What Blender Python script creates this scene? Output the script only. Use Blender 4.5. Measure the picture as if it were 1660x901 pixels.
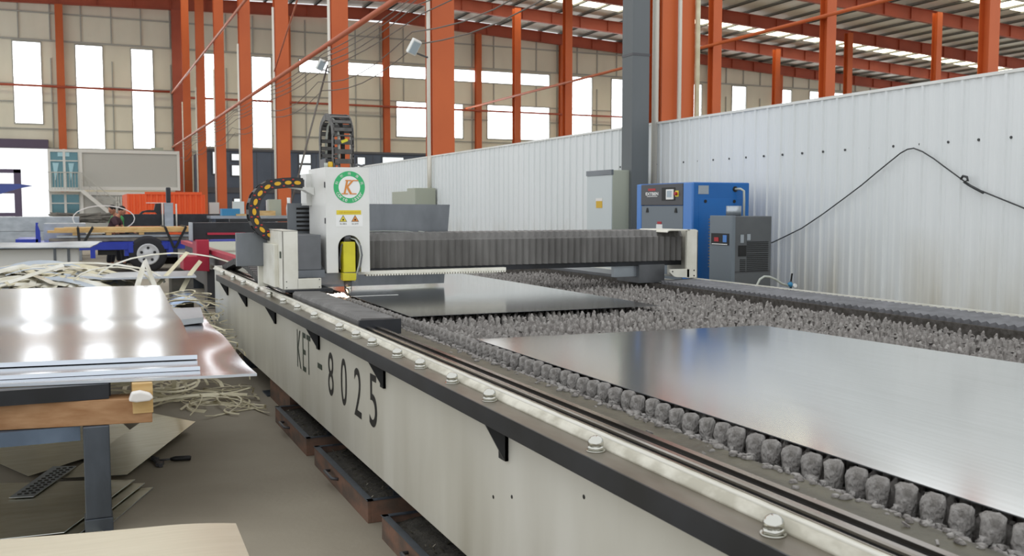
import bpy, math, random
from mathutils import Vector, Matrix, Euler
for o in list(bpy.data.objects): bpy.data.objects.remove(o)
S = bpy.context.scene
COL = S.collection
R = random.Random(11)
PI = math.pi

# ------------------------------------------------------------------ camera, world, light, exposure
W_, H_ = 1660, 901
FPX, VPX, VPY, CAMZ = 1560.0, 131.0, 337.0, 1.6
d1 = Vector((VPX - 830, VPY - 450.5, FPX)).normalized()            # world +Y seen by the camera
x2 = (FPX**2 + 113**2)/699 + 830
d2 = Vector((x2 - 830, VPY - 450.5, FPX)); d2 = (d2 - d1*d2.dot(d1)).normalized()   # world +X
d3 = d2.cross(d1)
if d3.y > 0: d3 = -d3
M3 = Matrix((d2, d1, d3))
cam = bpy.data.cameras.new('camera'); camo = bpy.data.objects.new('camera', cam); COL.objects.link(camo)
right, up, back = M3 @ Vector((1, 0, 0)), M3 @ Vector((0, -1, 0)), M3 @ Vector((0, 0, -1))
m = Matrix((right, up, back)).transposed().to_4x4(); m.translation = (0, 0, CAMZ)
camo.matrix_world = m
cam.sensor_width = 36; cam.lens = FPX/W_*36
cam.clip_end = 400; cam.clip_start = .05
cam.dof.use_dof = True; cam.dof.focus_distance = 5.2; cam.dof.aperture_fstop = 7
S.camera = camo
S.view_settings.view_transform = 'Standard'; S.view_settings.look = 'None'
S.view_settings.gamma = 1; S.view_settings.use_curve_mapping = False
S.view_settings.exposure = 0.0
wd = bpy.data.worlds.new('daylight'); S.world = wd; wd.use_nodes = True
wn = wd.node_tree.nodes; wl = wd.node_tree.links
wbg = wn['Background']; wbg.inputs[0].default_value = (.95, .975, 1, 1); wbg.inputs[1].default_value = 1.2
PANE = 4.5        # strength of the daylit window panels

# ------------------------------------------------------------------ materials
def srgb(h):
    if isinstance(h, str):
        h = [int(h[i:i+2], 16)/255 for i in (0, 2, 4)]
    return tuple(c/12.92 if c <= .04045 else ((c+.055)/1.055)**2.4 for c in h) + (1,)
MAT = {}
def mat(name, col, rough=.6, metal=0, col2=None, scale=(3, 3, 3), bump=0, bscale=None, detail=4, lo=.35, hi=.65, spec=.5, emit=0, alpha=1, trans=0, aniso=0, bdist=.01):
    m = bpy.data.materials.new(name); m.use_nodes = True; MAT[name] = m
    nt = m.node_tree; n = nt.nodes; l = nt.links; b = n['Principled BSDF']
    b.inputs['Base Color'].default_value = srgb(col); b.inputs['Roughness'].default_value = rough
    b.inputs['Metallic'].default_value = metal; b.inputs['Specular IOR Level'].default_value = spec
    if emit:
        b.inputs['Emission Color'].default_value = srgb(col); b.inputs['Emission Strength'].default_value = emit
    if trans: b.inputs['Transmission Weight'].default_value = trans
    tc = n.new('ShaderNodeTexCoord'); mp = n.new('ShaderNodeMapping'); mp.inputs['Scale'].default_value = scale
    l.new(tc.outputs['Object'], mp.inputs[0])
    nz = n.new('ShaderNodeTexNoise'); nz.inputs['Scale'].default_value = 1; nz.inputs['Detail'].default_value = detail
    l.new(mp.outputs[0], nz.inputs[0])
    if col2 is not None:
        r = n.new('ShaderNodeValToRGB'); r.color_ramp.elements[0].position = lo; r.color_ramp.elements[1].position = hi
        r.color_ramp.elements[0].color = srgb(col); r.color_ramp.elements[1].color = srgb(col2)
        l.new(nz.outputs[0], r.inputs[0]); l.new(r.outputs[0], b.inputs['Base Color'])
        m['ramp'] = 1
    if bump:
        mp2 = n.new('ShaderNodeMapping'); mp2.inputs['Scale'].default_value = bscale or scale
        l.new(tc.outputs['Object'], mp2.inputs[0])
        nb = n.new('ShaderNodeTexNoise'); nb.inputs['Scale'].default_value = 1; nb.inputs['Detail'].default_value = 6
        l.new(mp2.outputs[0], nb.inputs[0])
        bp = n.new('ShaderNodeBump'); bp.inputs['Strength'].default_value = bump; bp.inputs['Distance'].default_value = bdist
        l.new(nb.outputs[0], bp.inputs['Height']); l.new(bp.outputs[0], b.inputs['Normal'])
    return m
mat('orange', 'c9622c', .5, 0, 'ba5726', (.6, .6, .35))
mat('rust_red', 'b0533a', .55, 0, 'a04a33', (.5, .5, .5))
mat('wall_panel', 'e8e4d2', .7, 0, 'dcd8c6', (.4, .4, .15))
mat('girt', 'a9a9a2', .6)
mat('office_slate', '56606f', .6, 0, '4c5664', (.5, .5, .5))
mat('pane', 'f6fbff', .5, emit=PANE)
mat('concrete', '9c9382', .75, 0, '8a8171', (1.1, 1.1, 1), bump=.15, bscale=(30, 30, 30), lo=.3, hi=.7)
mat('outdoor_ground', 'b8b6b0', .9)
mat('roof_sheet', 'f0f0ea', .5, 0, 'd2d2cc', (.5, .08, 1))
mat('purlin', '7b7b75', .6)
mat('skylight', 'fff8dc', .5, emit=4)
mat('partition', 'e6e9e9', .4, 0, 'dfe3e3', (1, .8, .25), spec=.4)
mat('cream_paint', 'd9d7cd', .38, 0, 'cbc8ba', (2, 1.1, .7), detail=6, lo=.35, hi=.75, bump=.05, bscale=(4, 4, 4))
mat('white_paint', 'e6e6e2', .35, 0, 'dcdcd6', (3, 3, 3))
mat('ivory_paint', 'e6e4d8', .4, 0, 'd6d3c4', (6, 6, 6))
mat('strip_paint', 'dedacb', .35, 0, 'bcb7a6', (18, 10, 18), detail=7, lo=.4, hi=.62, bump=.2, bscale=(30, 14, 30), bdist=.004)
mat('black_steel', '33353a', .38, .3, '292a2c', (4, 4, 4))
mat('shelf_top', '7d7669', .35, .5, '6a6254', (12, 4, 12))
mat('dark_gap', '1c1b19', .8)
mat('rail_steel', 'a9a39b', .22, .9, '7c756b', (8, 2, 8))
mat('ledge', '5e5a48', .45, .2, '474334', (14, 5, 14), bump=.3, bscale=(50, 50, 50))
mat('slag', 'a5a19c', .95, 0, '7d7874', (40, 40, 40), bump=1, bscale=(130, 130, 130), bdist=.004, spec=.2)
mat('slag_pad', 'b3afab', .95, 0, '88847f', (30, 30, 30), bump=1, bscale=(110, 110, 60), bdist=.016, spec=.2)
mat('cover_dark', '77777a', .5, .2, '626264', (9, 9, 9))
mat('pane_sky', 'a9d3de', .2)  # flat pale blue that imitates sky mirrored in glass
mat('sheet_gold', 'e8e2cc', .3, 1, 'dcd4b8', (4, 20, 1))
mat('slag_dark', '5e5a56', .95, 0, '48443f', (30, 30, 30), bump=1, bscale=(100, 100, 100), bdist=.004, spec=.2)
mat('bellows', '757370', .6, 0, '5a5855', (6, 6, 2), lo=.3, hi=.7, bump=.1, bscale=(30, 30, 30))
mat('bellows_dust', '85827a', .8, 0, '5d5b56', (25, 25, 25))
mat('bolt', 'c6c5bd', .1, 1)
mat('sheet', 'efefec', .15, 1, 'e6e6e2', (60, 1.5, 1))
mat('sheet_dull', 'e0dac6', .36, 1, 'dad4bf', (3, 40, 1))
mat('sheet_table', 'dcdee2', .19, 1, 'bfc0c3', (1.5, 60, 1), bump=.008, bscale=(1, 60, 1), bdist=.002)
mat('sheet_edge', 'dfe6ee', .3, .7)
mat('galv', 'b9c0c6', .38, .85, 'a4abb2', (3, 1, 5))
mat('grey_steel', '77797c', .4, .6, '6a6c6e', (5, 5, 5), bump=.03, bscale=(20, 20, 20))
mat('steel_plate', '7e8286', .35, .75, '707478', (6, 1, 3))
mat('column_grey', '63686a', .5, 0, '5a5f60', (2, 2, .3))
mat('laser_yellow', 'd9cf2a', .35, 0, 'c9bd22', (8, 8, 8))
mat('chain_black', '2d2d2e', .5)
mat('chain_grey', '5c5a57', .5, .2, '4a4846', (20, 20, 20))
mat('chain_yellow', 'e0ac1d', .4)
mat('chain_red', 'b8352b', .5)
mat('blue_cab', '1f6bb5', .3, 0, '1b62a9', (2, 2, 1))
mat('blue_edge', '4c84cc', .3)
mat('dark_fascia', '4a4a4d', .4)
mat('mid_grey', '717a81', .4)
mat('dryer_grey', '5e6163', .45, 0, '55585a', (3, 3, 3))
mat('cabinet_white', 'c9d0d0', .4)
mat('cabinet_beige', 'a9ad9d', .5)
mat('screen', 'a9b7c0', .3)
mat('red', 'b5222c', .4)
mat('laser_red', 'b82b44', .4, 0, 'a8243c', (3, 3, 3))
mat('green', '35b36e', .4)
mat('white', 'efefec', .4)
mat('k_orange', 'd98a3c', .4)
mat('yellow', 'e3cf3a', .4)
mat('black', '151515', .5)
mat('letter_green', '2f3a2c', .6)
mat('truck_blue', '2a3fae', .35, 0, '2438a0', (3, 3, 3))
mat('tyre', '26262a', .8)
mat('rim', 'c4c6c8', .5, .1)
mat('wood_red', 'b58d66', .65, 0, '9b7049', (6, 30, 30), bump=.1, bscale=(6, 60, 60), lo=.3, hi=.7)
mat('wood_light', 'd8b982', .65, 0, 'c39f66', (6, 30, 30), bump=.1, bscale=(6, 60, 60))
mat('blue_steel', '6f7f92', .45, .4, '5f6e80', (5, 5, 5))
mat('leg_steel', '5b626b', .4, .5, '4a4f55', (9, 9, 3), lo=.3, hi=.7)
mat('rusty', '80604f', .75, .1, '5e5046', (9, 6, 12), lo=.35, hi=.65, bump=.2, bscale=(40, 40, 40))
mat('drawer_dirt', '4e4a42', .9, 0, '3b3832', (25, 25, 25), bump=1, bscale=(60, 60, 60))
mat('chip', '9a9384', .35, .7, '6d6758', (20, 20, 20))
mat('strip_metal', 'dcdad0', .3, .6, 'c4bea8', (5, 5, 5))
mat('strip_cream', 'ddd5b8', .45, .2, 'cbc1a0', (8, 8, 8))
mat('scrap_dark', '6f6c66', .5, .5, '8d877c', (5, 5, 5))
mat('film', 'a9bcd8', .15, .2)
mat('office_white', 'dedfda', .5)
mat('office_grey', 'bdbeb8', .6)
mat('teal_glass', '5c858e', .08, .3)
mat('curtain_teal', '4a6a72', .7)
mat('container_orange', 'f0602c', .5)
mat('purple_steel', '5b5064', .5, .2)
mat('blue_plate', '45528f', .4, .3)
mat('shirt_maroon', '4b3338', .9)
mat('shirt_green', '4f9a5b', .9)
mat('trousers', '2b2c33', .9)
mat('skin', 'b98266', .6)
mat('hair', '1b1715', .8)
mat('wire', '6c655e', .6)
mat('cable', '3a3c3d', .5)
mat('pipe_white', 'ddd8cc', .45)
mat('tie_pink', 'bd6a4c', .45)
mat('fixture_white', 'e9eae6', .4)
mat('spark', 'ffe7d0', .5, emit=9)
mat('teal_box', '3a86b0', .5)
mat('stain_ochre', 'c9b283', .6)
mat('hose', 'b9bdb4', .4)
mat('tag_yellow', 'd8ae2c', .5)
mat('paper', 'e9e5e0', .7)
mat('window_office', 'dfe8ec', .3, emit=.9)

# partition wall: white paint with greenish and rusty dirt rising from the floor
def dirt_bottom(mname, tint, z0, z1, yscale=1.2):
    m = MAT[mname]; nt = m.node_tree; n = nt.nodes; l = nt.links; b = n['Principled BSDF']
    src = b.inputs['Base Color'].links[0].from_socket
    tc = n.new('ShaderNodeTexCoord'); sp = n.new('ShaderNodeSeparateXYZ'); l.new(tc.outputs['Object'], sp.inputs[0])
    mr = n.new('ShaderNodeMapRange'); mr.inputs['From Min'].default_value = z1; mr.inputs['From Max'].default_value = z0
    l.new(sp.outputs['Z'], mr.inputs['Value'])
    nz = n.new('ShaderNodeTexNoise'); nz.inputs['Scale'].default_value = 1; nz.inputs['Detail'].default_value = 5
    mp = n.new('ShaderNodeMapping'); mp.inputs['Scale'].default_value = (1, yscale*2, .5)
    l.new(tc.outputs['Object'], mp.inputs[0]); l.new(mp.outputs[0], nz.inputs[0])
    rr = n.new('ShaderNodeValToRGB'); rr.color_ramp.elements[0].position = .35; rr.color_ramp.elements[1].position = .7
    l.new(nz.outputs[0], rr.inputs[0])
    mu = n.new('ShaderNodeMath'); mu.operation = 'MULTIPLY'; l.new(mr.outputs[0], mu.inputs[0]); l.new(rr.outputs[0], mu.inputs[1])
    mx = n.new('ShaderNodeMix'); mx.data_type = 'RGBA'
    l.new(mu.outputs[0], mx.inputs[0]); l.new(src, mx.inputs[6]); mx.inputs[7].default_value = srgb(tint)
    l.new(mx.outputs[2], b.inputs['Base Color'])
dirt_bottom('partition', 'a8986a', -.1, 1.45, 1.6)
dirt_bottom('cream_paint', '968f7a', -.5, .8, 1.3)

# ------------------------------------------------------------------ mesh building
ORG = {}
class MB:
    def __init__(s): s.v = []; s.f = []; s.sm = []
    def add(s, vs, fs, smooth=False, M=None):
        k = len(s.v)
        for p in vs:
            p = Vector(p)
            if M is not None: p = M @ p
            s.v.append(p)
        for f in fs: s.f.append(tuple(i+k for i in f)); s.sm.append(smooth)
        return s
    def box(s, x0, y0, z0, x1, y1, z1, M=None):
        if x0 > x1: x0, x1 = x1, x0
        if y0 > y1: y0, y1 = y1, y0
        if z0 > z1: z0, z1 = z1, z0
        vs = [(x0,y0,z0),(x1,y0,z0),(x1,y1,z0),(x0,y1,z0),(x0,y0,z1),(x1,y0,z1),(x1,y1,z1),(x0,y1,z1)]
        return s.add(vs, [(0,3,2,1),(4,5,6,7),(0,1,5,4),(1,2,6,5),(2,3,7,6),(3,0,4,7)], M=M)
    def prism(s, poly, axis, a, b, M=None, smooth=False):
        # poly in the two other axes, in order (x: y,z  y: x,z  z: x,y)
        def P(u, w, t): return {'x': (t,u,w), 'y': (u,t,w), 'z': (u,w,t)}[axis]
        n = len(poly)
        vs = [P(u, w, a) for u, w in poly] + [P(u, w, b) for u, w in poly]
        area = sum(poly[i][0]*poly[(i+1) % n][1]-poly[(i+1) % n][0]*poly[i][1] for i in range(n))
        fl = (area > 0) ^ (axis == 'y') ^ (b < a)
        k = len(s.v)
        for p in vs: s.v.append((M @ Vector(p)) if M is not None else Vector(p))
        for i in range(n):
            j = (i+1) % n
            q = (i, j, n+j, n+i) if fl else (i, n+i, n+j, j)
            s.f.append(tuple(k+t for t in q)); s.sm.append(smooth)
        c0, c1 = tuple(range(n)), tuple(range(n, 2*n))
        s.f.append(tuple(k+t for t in (c0[::-1] if fl else c0))); s.sm.append(False)
        s.f.append(tuple(k+t for t in (c1 if fl else c1[::-1]))); s.sm.append(False)
        return s
    def tube(s, pts, r, n=8, cap=True, M=None):
        pts = [Vector(p) for p in pts]; rs = r if isinstance(r, (list, tuple)) else [r]*len(pts)
        rings = []; prev = None
        for i, p in enumerate(pts):
            t = (pts[min(i+1, len(pts)-1)] - pts[max(i-1, 0)]).normalized()
            if prev is None:
                a = Vector((0,0,1)) if abs(t.z) < .9 else Vector((1,0,0))
                u = t.cross(a).normalized()
            else:
                u = (prev - t*prev.dot(t)).normalized()
            w = t.cross(u); prev = u
            rings.append([p + (u*math.cos(2*PI*k/n) + w*math.sin(2*PI*k/n))*rs[i] for k in range(n)])
        vs = [q for ring in rings for q in ring]; fs = []
        for i in range(len(pts)-1):
            for k in range(n):
                j = (k+1) % n
                fs.append((i*n+k, i*n+j, (i+1)*n+j, (i+1)*n+k))
        s.add(vs, fs, True, M)
        if cap:
            k0 = len(s.v)-len(vs)
            s.f.append(tuple(k0+k for k in range(n))[::-1]); s.sm.append(False)
            s.f.append(tuple(k0+(len(pts)-1)*n+k for k in range(n))); s.sm.append(False)
        return s
    def bar(s, p0, p1, w, h=None):      # rectangular bar between points
        h = h or w; p0, p1 = Vector(p0), Vector(p1); t = (p1-p0).normalized()
        a = Vector((0,0,1)) if abs(t.z) < .95 else Vector((1,0,0))
        u = t.cross(a).normalized()*w/2; v = u.normalized().cross(t)*h/2
        vs = [p0-u-v,p0+u-v,p0+u+v,p0-u+v,p1-u-v,p1+u-v,p1+u+v,p1-u+v]
        return s.add(vs, [(0,3,2,1),(4,5,6,7),(0,1,5,4),(1,2,6,5),(2,3,7,6),(3,0,4,7)])
    def lathe(s, prof, c, n=16, axis='z', smooth=True):
        vs = []
        for r_, h in prof:
            for k in range(n):
                a = 2*PI*k/n; x, y = r_*math.cos(a), r_*math.sin(a)
                p = {'z': (x, y, h), 'y': (x, h, y), 'x': (h, x, y)}[axis]
                vs.append((c[0]+p[0], c[1]+p[1], c[2]+p[2]))
        fs = []
        for i in range(len(prof)-1):
            for k in range(n):
                j = (k+1) % n; fs.append((i*n+k, i*n+j, (i+1)*n+j, (i+1)*n+k))
        s.add(vs, fs, smooth)
        k0 = len(s.v)-len(vs)
        s.f.append(tuple(k0+k for k in range(n))[::-1]); s.sm.append(False)
        s.f.append(tuple(k0+(len(prof)-1)*n+k for k in range(n))); s.sm.append(False)
        return s
    def blob(s, c, rx, ry, rz, rnd, n=8, m=6, j=.18, M=None):
        vs = [(c[0], c[1], c[2]-rz)]
        for i in range(1, m):
            th = PI*i/m
            for k in range(n):
                a = 2*PI*(k+.5*(i % 2))/n; q = 1+rnd.uniform(-j, j)
                vs.append((c[0]+rx*math.sin(th)*math.cos(a)*q, c[1]+ry*math.sin(th)*math.sin(a)*q, c[2]-rz*math.cos(th)*q))
        vs.append((c[0], c[1], c[2]+rz)); fs = []
        for k in range(n): fs.append((0, 1+(k+1) % n, 1+k))
        for i in range(m-2):
            for k in range(n):
                a, b = 1+i*n+k, 1+i*n+(k+1) % n; fs.append((a, b, b+n, a+n))
        t = len(vs)-1
        for k in range(n): fs.append((t, 1+(m-2)*n+k, 1+(m-2)*n+(k+1) % n))
        return s.add(vs, fs, True, M)
    def build(s, name, m, parent=None, bevel=0, origin=None, autos=False):
        if origin is None:
            xs = [p.x for p in s.v]; ys = [p.y for p in s.v]; zs = [p.z for p in s.v]
            origin = Vector(((min(xs)+max(xs))/2, (min(ys)+max(ys))/2, min(zs)))
        origin = Vector(origin)
        me = bpy.data.meshes.new(name)
        me.from_pydata([tuple(p-origin) for p in s.v], [], s.f)
        me.polygons.foreach_set('use_smooth', s.sm); me.update()
        o = bpy.data.objects.new(name, me); COL.objects.link(o)
        me.materials.append(MAT[m] if isinstance(m, str) else m)
        ORG[o.name] = origin
        if parent is not None:
            o.parent = parent; o.location = origin - ORG[parent.name]
        else: o.location = origin
        if bevel:
            bv = o.modifiers.new('bevel', 'BEVEL'); bv.width = bevel; bv.segments = 2; bv.limit_method = 'ANGLE'; bv.angle_limit = .6
        return o
def thing(name, label, cat, loc, group=None):
    o = bpy.data.objects.new(name, None); COL.objects.link(o); o.location = loc; o.empty_display_size = .1
    ORG[o.name] = Vector(loc)
    return tag(o, label, cat, group)
def tag(o, label, cat, group=None, kind=None):
    o['label'] = label; o['category'] = cat
    if group: o['group'] = group
    if kind: o['kind'] = kind
    return o
def struct(o): o['kind'] = 'structure'; return o
def dup(root, loc, label=None, group=None):
    r = root.copy(); COL.objects.link(r); r.location = loc; ORG[r.name] = Vector(loc)
    if label: r['label'] = label
    if group: r['group'] = group
    for ch in list(root.children):
        c = ch.copy(); COL.objects.link(c); c.parent = r
        for g in list(ch.children):
            d = g.copy(); COL.objects.link(d); d.parent = c
    return r
ORD = ['nearest', 'second nearest', 'third nearest', 'fourth nearest', 'fifth nearest', 'sixth nearest', 'seventh nearest', 'eighth nearest', 'farthest']

def text(name, body, origin, xdir, ydir, height, m, parent, width=None, ext=.001, shear=0, bold=0, center=True):
    """lettering as a thin raised mesh; xdir = reading direction, ydir = up"""
    cu = bpy.data.curves.new(name, 'FONT'); cu.body = body; cu.size = 1; cu.extrude = 0; cu.shear = shear; cu.offset = bold
    to = bpy.data.objects.new(name, cu); COL.objects.link(to)
    bpy.context.view_layer.update()
    me = bpy.data.meshes.new_from_object(to.evaluated_get(bpy.context.evaluated_depsgraph_get()))
    bpy.data.objects.remove(to)
    xs = [v.co.x for v in me.vertices]; ys = [v.co.y for v in me.vertices]
    if not xs: return None
    x0, x1, y0, y1 = min(xs), max(xs), min(ys), max(ys)
    sy = height/(y1-y0) if body != '-' else height
    sx = sy if width is None else width/(x1-x0)
    X = Vector(xdir).normalized(); Y = Vector(ydir).normalized(); N = X.cross(Y)
    b = MB(); o3 = Vector(origin)
    nv = len(me.vertices)
    pts = [X*((v.co.x-(x0+x1)/2)*sx) + Y*((v.co.y-(y0+y1)/2)*sy) for v in me.vertices]
    b.add([o3+p+N*ext for p in pts], [tuple(p.vertices) for p in me.polygons])
    return b.build(name, m, parent)

# ------------------------------------------------------------------ setting: ground, hall walls, roof
FY = 82.0
o = struct(MB().box(-14, -6, -.3, 96, FY+.3, 0).build('floor', 'concrete'))
o = MB().box(-120, FY+.3, -.35, 200, 180, -.05).build('ground', 'outdoor_ground'); struct(o)
# far wall with its openings (x0, x1, z0, z1)
WIN = [(-4.3,-2.45,8.0,14.05),(0,1.85,6.2,14.05),(3.98,5.5,6.3,14.0),(9.0,10.4,6.6,14.0),(13.2,14.7,6.6,14.0),
       (17.1,40.45,13.0,14.0),(25.55,31.75,7.9,10.9),(34.2,40.46,7.95,10.95),(42.9,45.0,5.5,14.0),(47.2,49.4,5.5,14.0),
       (55.9,57.6,5.5,14.0),(61.4,63.1,5.5,14.05),(67.0,69.0,5.5,14.0),(71.5,76.5,12.6,14.0),(79,83,12.6,14.0)]
DOOR = (-9.5,-2.15,-.1,6.1)
holes = WIN + [DOOR]
xs = sorted(set([-14, 96]+[h[0] for h in holes]+[h[1] for h in holes])); zs = sorted(set([0, 17.6]+[max(0,h[2]) for h in holes]+[h[3] for h in holes]))
b = MB()
for i in range(len(xs)-1):
    j = 0
    while j < len(zs)-1:
        cx = (xs[i]+xs[i+1])/2
        def hole(jj):
            cz = (zs[jj]+zs[jj+1])/2
            return any(h[0] < cx < h[1] and h[2] < cz < h[3] for h in holes)
        if hole(j): j += 1; continue
        k = j
        while k < len(zs)-1 and not hole(k): k += 1
        b.box(xs[i], FY, zs[j], xs[i+1], FY+.25, zs[k]); j = k
struct(b.build('wall_far', 'wall_panel'))
for i, w in enumerate(WIN):
    f = MB(); t = .09
    f.box(w[0]-t, FY-.08, w[2]-t, w[0], FY+.1, w[3]+t).box(w[1], FY-.08, w[2]-t, w[1]+t, FY+.1, w[3]+t)
    f.box(w[0], FY-.08, w[2]-t, w[1], FY+.1, w[2]).box(w[0], FY-.08, w[3], w[1], FY+.1, w[3]+t)
    fo = struct(f.build('window_%d' % (i+1), 'girt'))
    MB().box(w[0], FY+.08, w[2], w[1], FY+.14, w[3]).build('pane', 'pane', fo)
# girts and panel seams on the far wall
b = MB()
for z, d in ((14.25,.12),(16.3,.1),(9.6,.1),(10.95,.06),(7.6,.08),(6.15,.1)):
    for xa, xb in ((-14,8.9),(8.9,96)):
        segs = [(xa, xb)]
        for h in holes:
            if h[2]-.05 < z < h[3]+.05:
                ns = []
                for a, c in segs:
                    if h[1] <= a or h[0] >= c: ns.append((a, c))
                    else:
                        if h[0] > a: ns.append((a, h[0]))
                        if h[1] < c: ns.append((h[1], c))
                segs = ns
        for a, c in segs: b.box(a, FY-.14, z-d/2, c, FY, z+d/2)
struct(b.build('trim_1', 'girt'))
b = MB(); x = -12.5
while x < 90:
    for z0, z1 in ((6.2, 10.9), (11.0, 12.95), (14.3, 17.3)):
        if not any(h[0]-.2 < x < h[1]+.2 and not (h[3] <= z0 or h[2] >= z1) for h in holes):
            b.box(x-.04, FY-.1, z0, x+.04, FY, z1)
    x += 2.15
struct(b.build('trim_2', 'girt'))
# rolled door housing and jamb at the big doorway
b = MB(); b.box(-9.6, FY-.7, 6.1, -2.1, FY-.02, 6.75)
struct(b.build('trim_3', 'purple_steel'))
b = MB(); b.box(-2.15, FY-.25, 0, -1.75, FY+.3, 6.1).box(-9.9, FY-.25, 0, -9.5, FY+.3, 6.1)
struct(b.build('trim_4', 'office_white'))
# roof: sheet, purlins, rafters, skylight rows.  underside height as a function of x
def soff(x): return 16.55+.03*(x+14) if x < 24 else 17.69-.052*(x-24)
RY0, RY1 = 44.0, FY+.4
RX = [-14, 24, 96]
sky = [(68.9, 71.3), (51, 53)]
def roofband(y0, y1, name, m, dz=1.25, t=.12):
    b = MB()
    for i in range(2):
        a, c = RX[i], RX[i+1]; za, zc = soff(a)+dz, soff(c)+dz
        b.add([(a,y0,za),(c,y0,zc),(c,y1,zc),(a,y1,za),(a,y0,za+t),(c,y0,zc+t),(c,y1,zc+t),(a,y1,za+t)],
              [(0,3,2,1),(4,5,6,7),(0,1,5,4),(1,2,6,5),(2,3,7,6),(3,0,4,7)])
    return struct(b.build(name, m))
ys_ = [RY0]+[v for s_ in sorted(sky) for v in s_]+[RY1]
for i in range(0, len(ys_), 2): roofband(ys_[i], ys_[i+1], 'ceiling' if i == 0 else 'ceiling_%d' % (i//2+1), 'roof_sheet')
for i, (a, c) in enumerate(sky): roofband(a, c, 'window_%d' % (40+i), 'skylight')
b = MB(); x = -13
while x < 95:
    z = soff(x)+1.0
    b.box(x-.04, RY0, z+.06, x+.04, RY1, z+.24).box(x-.04, RY0, z+.06, x+.12, RY1, z+.085); x += 2.1
struct(b.build('trim_5', 'purlin'))
# rafters, one for each bay, as deep I-beams with stiffeners
k = 6
for y in (73.8, 64.8, 55.8, 46.8, FY-.5):
    b = MB()
    for i in range(2):
        a, c = RX[i], RX[i+1]
        for dy, z0, z1 in ((.015, 0, .95), (.17, 0, .03), (.17, .92, .97)):
            b.add([(a,y-dy,soff(a)+z0),(c,y-dy,soff(c)+z0),(c,y+dy,soff(c)+z0),(a,y+dy,soff(a)+z0),
                   (a,y-dy,soff(a)+z1),(c,y-dy,soff(c)+z1),(c,y+dy,soff(c)+z1),(a,y+dy,soff(a)+z1)],
                  [(0,3,2,1),(4,5,6,7),(0,1,5,4),(1,2,6,5),(2,3,7,6),(3,0,4,7)])
    x = -12
    while x < 95: b.box(x, y-.16, soff(x), x+.05, y+.16, soff(x)+.95); x += 2.7
    struct(b.build('trim_%d' % k, 'rust_red')); k += 1

# ------------------------------------------------------------------ steel columns (H sections)
def hcol(x, y, w, d, z1, name, label, m='orange', pipe=True, group=None):
    t = thing(name, label, 'column', (x, y, 0), group)
    b = MB()
    b.box(x-w/2, y-d/2, 0, x+w/2, y-d/2+.025, z1).box(x-w/2, y+d/2-.025, 0, x+w/2, y+d/2, z1)   # flanges
    b.box(x-.012, y-d/2+.02, 0, x+.012, y+d/2-.02, z1)
    b.build('shaft', m, t)
    MB().box(x-w/2-.08, y-d/2-.08, 0, x+w/2+.08, y+d/2+.08, .03).build('base_plate', m, t)
    b = MB()
    for z in (6.3, 10.6):
        if z < z1: MB().box(x-w/2, y-d/2+.02, z-.12, x+w/2, y+d/2-.02, z-.1).build('stiffener', m, t)
    if pipe:
        MB().tube([(x-w/2-.07, y-d/2+.05, .3), (x-w/2-.07, y-d/2+.05, 9.2)], .045, 8).build('conduit', 'pipe_white', t)
    return t
N1 = ['behind the white corrugated partition beside the dark grey post, nearest of its row',
      'rising behind the partition above the gantry, second of its row',
      'directly behind the arched cable chain of the cutting head, third of its row',
      'left of the cutting head, behind the yellow-dotted cable chain, fourth of its row',
      'fifth of its row, just right of the window strip by the grey office',
      'sixth of its row, right of the orange container',
      'seventh of its row, right of the orange container end',
      'eighth of its row, behind the orange container']
for i in range(8):
    y = 11.0+8.95*i
    w = .5
    c = hcol(7.2, y, w, .46, 19.0 if y > 50 else 17.2, 'steel_column', 'tall orange steel column '+N1[i])
# second conduit and yellow-edged pipe at the nearest column
MB().tube([(7.46, 10.72, .3), (7.46, 10.72, 9)], .035, 8).build('conduit', 'strip_cream', [q for q in COL.objects if q.name == 'steel_column'][0])
MB().tube([(7.17, 10.7, .3), (7.17, 10.7, 9)], .028, 8).build('conduit', 'pipe_white', [q for q in COL.objects if q.name == 'steel_column'][0])
N2 = ['at the right edge above the partition top', 'second from the right edge above the partition',
      'right of the nearest big column, above the partition', 'just left of the dark grey post',
      'between the two tall window strips left of the dark post', 'crossing the long clerestory band near its right end']
for i in range(6):
    y = 27.1+8.9*i
    hcol(32.4, y, .55, .5, soff(32.4)+.3 if y > 44 else 18.5, 'steel_column', 'orange steel column of the middle row, '+N2[i], pipe=False)
N3 = ['meeting its rafter far right', 'right of centre under the translucent roof strip', 'smallest, near the far wall right of the near columns']
for i, y in enumerate((53.0, 62.0, 71.0)):
    hcol(58.0, y, .5, .5, soff(58), 'steel_column', 'orange steel column of the far right row, '+N3[i], pipe=False)
NW = ['left of the container office stair window', 'at the corner beside the upper container office', 'hidden mostly behind nearer columns',
      'left of the big square window', 'between the two big square windows', 'right of the second big square window',
      'beside a tall window strip at right', 'far right above the partition', 'last one seen at right']
for i, x in enumerate((-1.1, 7.4, 16, 24.5, 33.1, 41.6, 50.1, 58.6, 67.1)):
    w = .55 if i != 1 else .9
    hcol(x, FY-.45, w, .35, soff(x), 'wall_post', 'slim orange wall post against the far wall, '+NW[i], 'rust_red' if i == 1 else 'orange', pipe=False)
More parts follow.
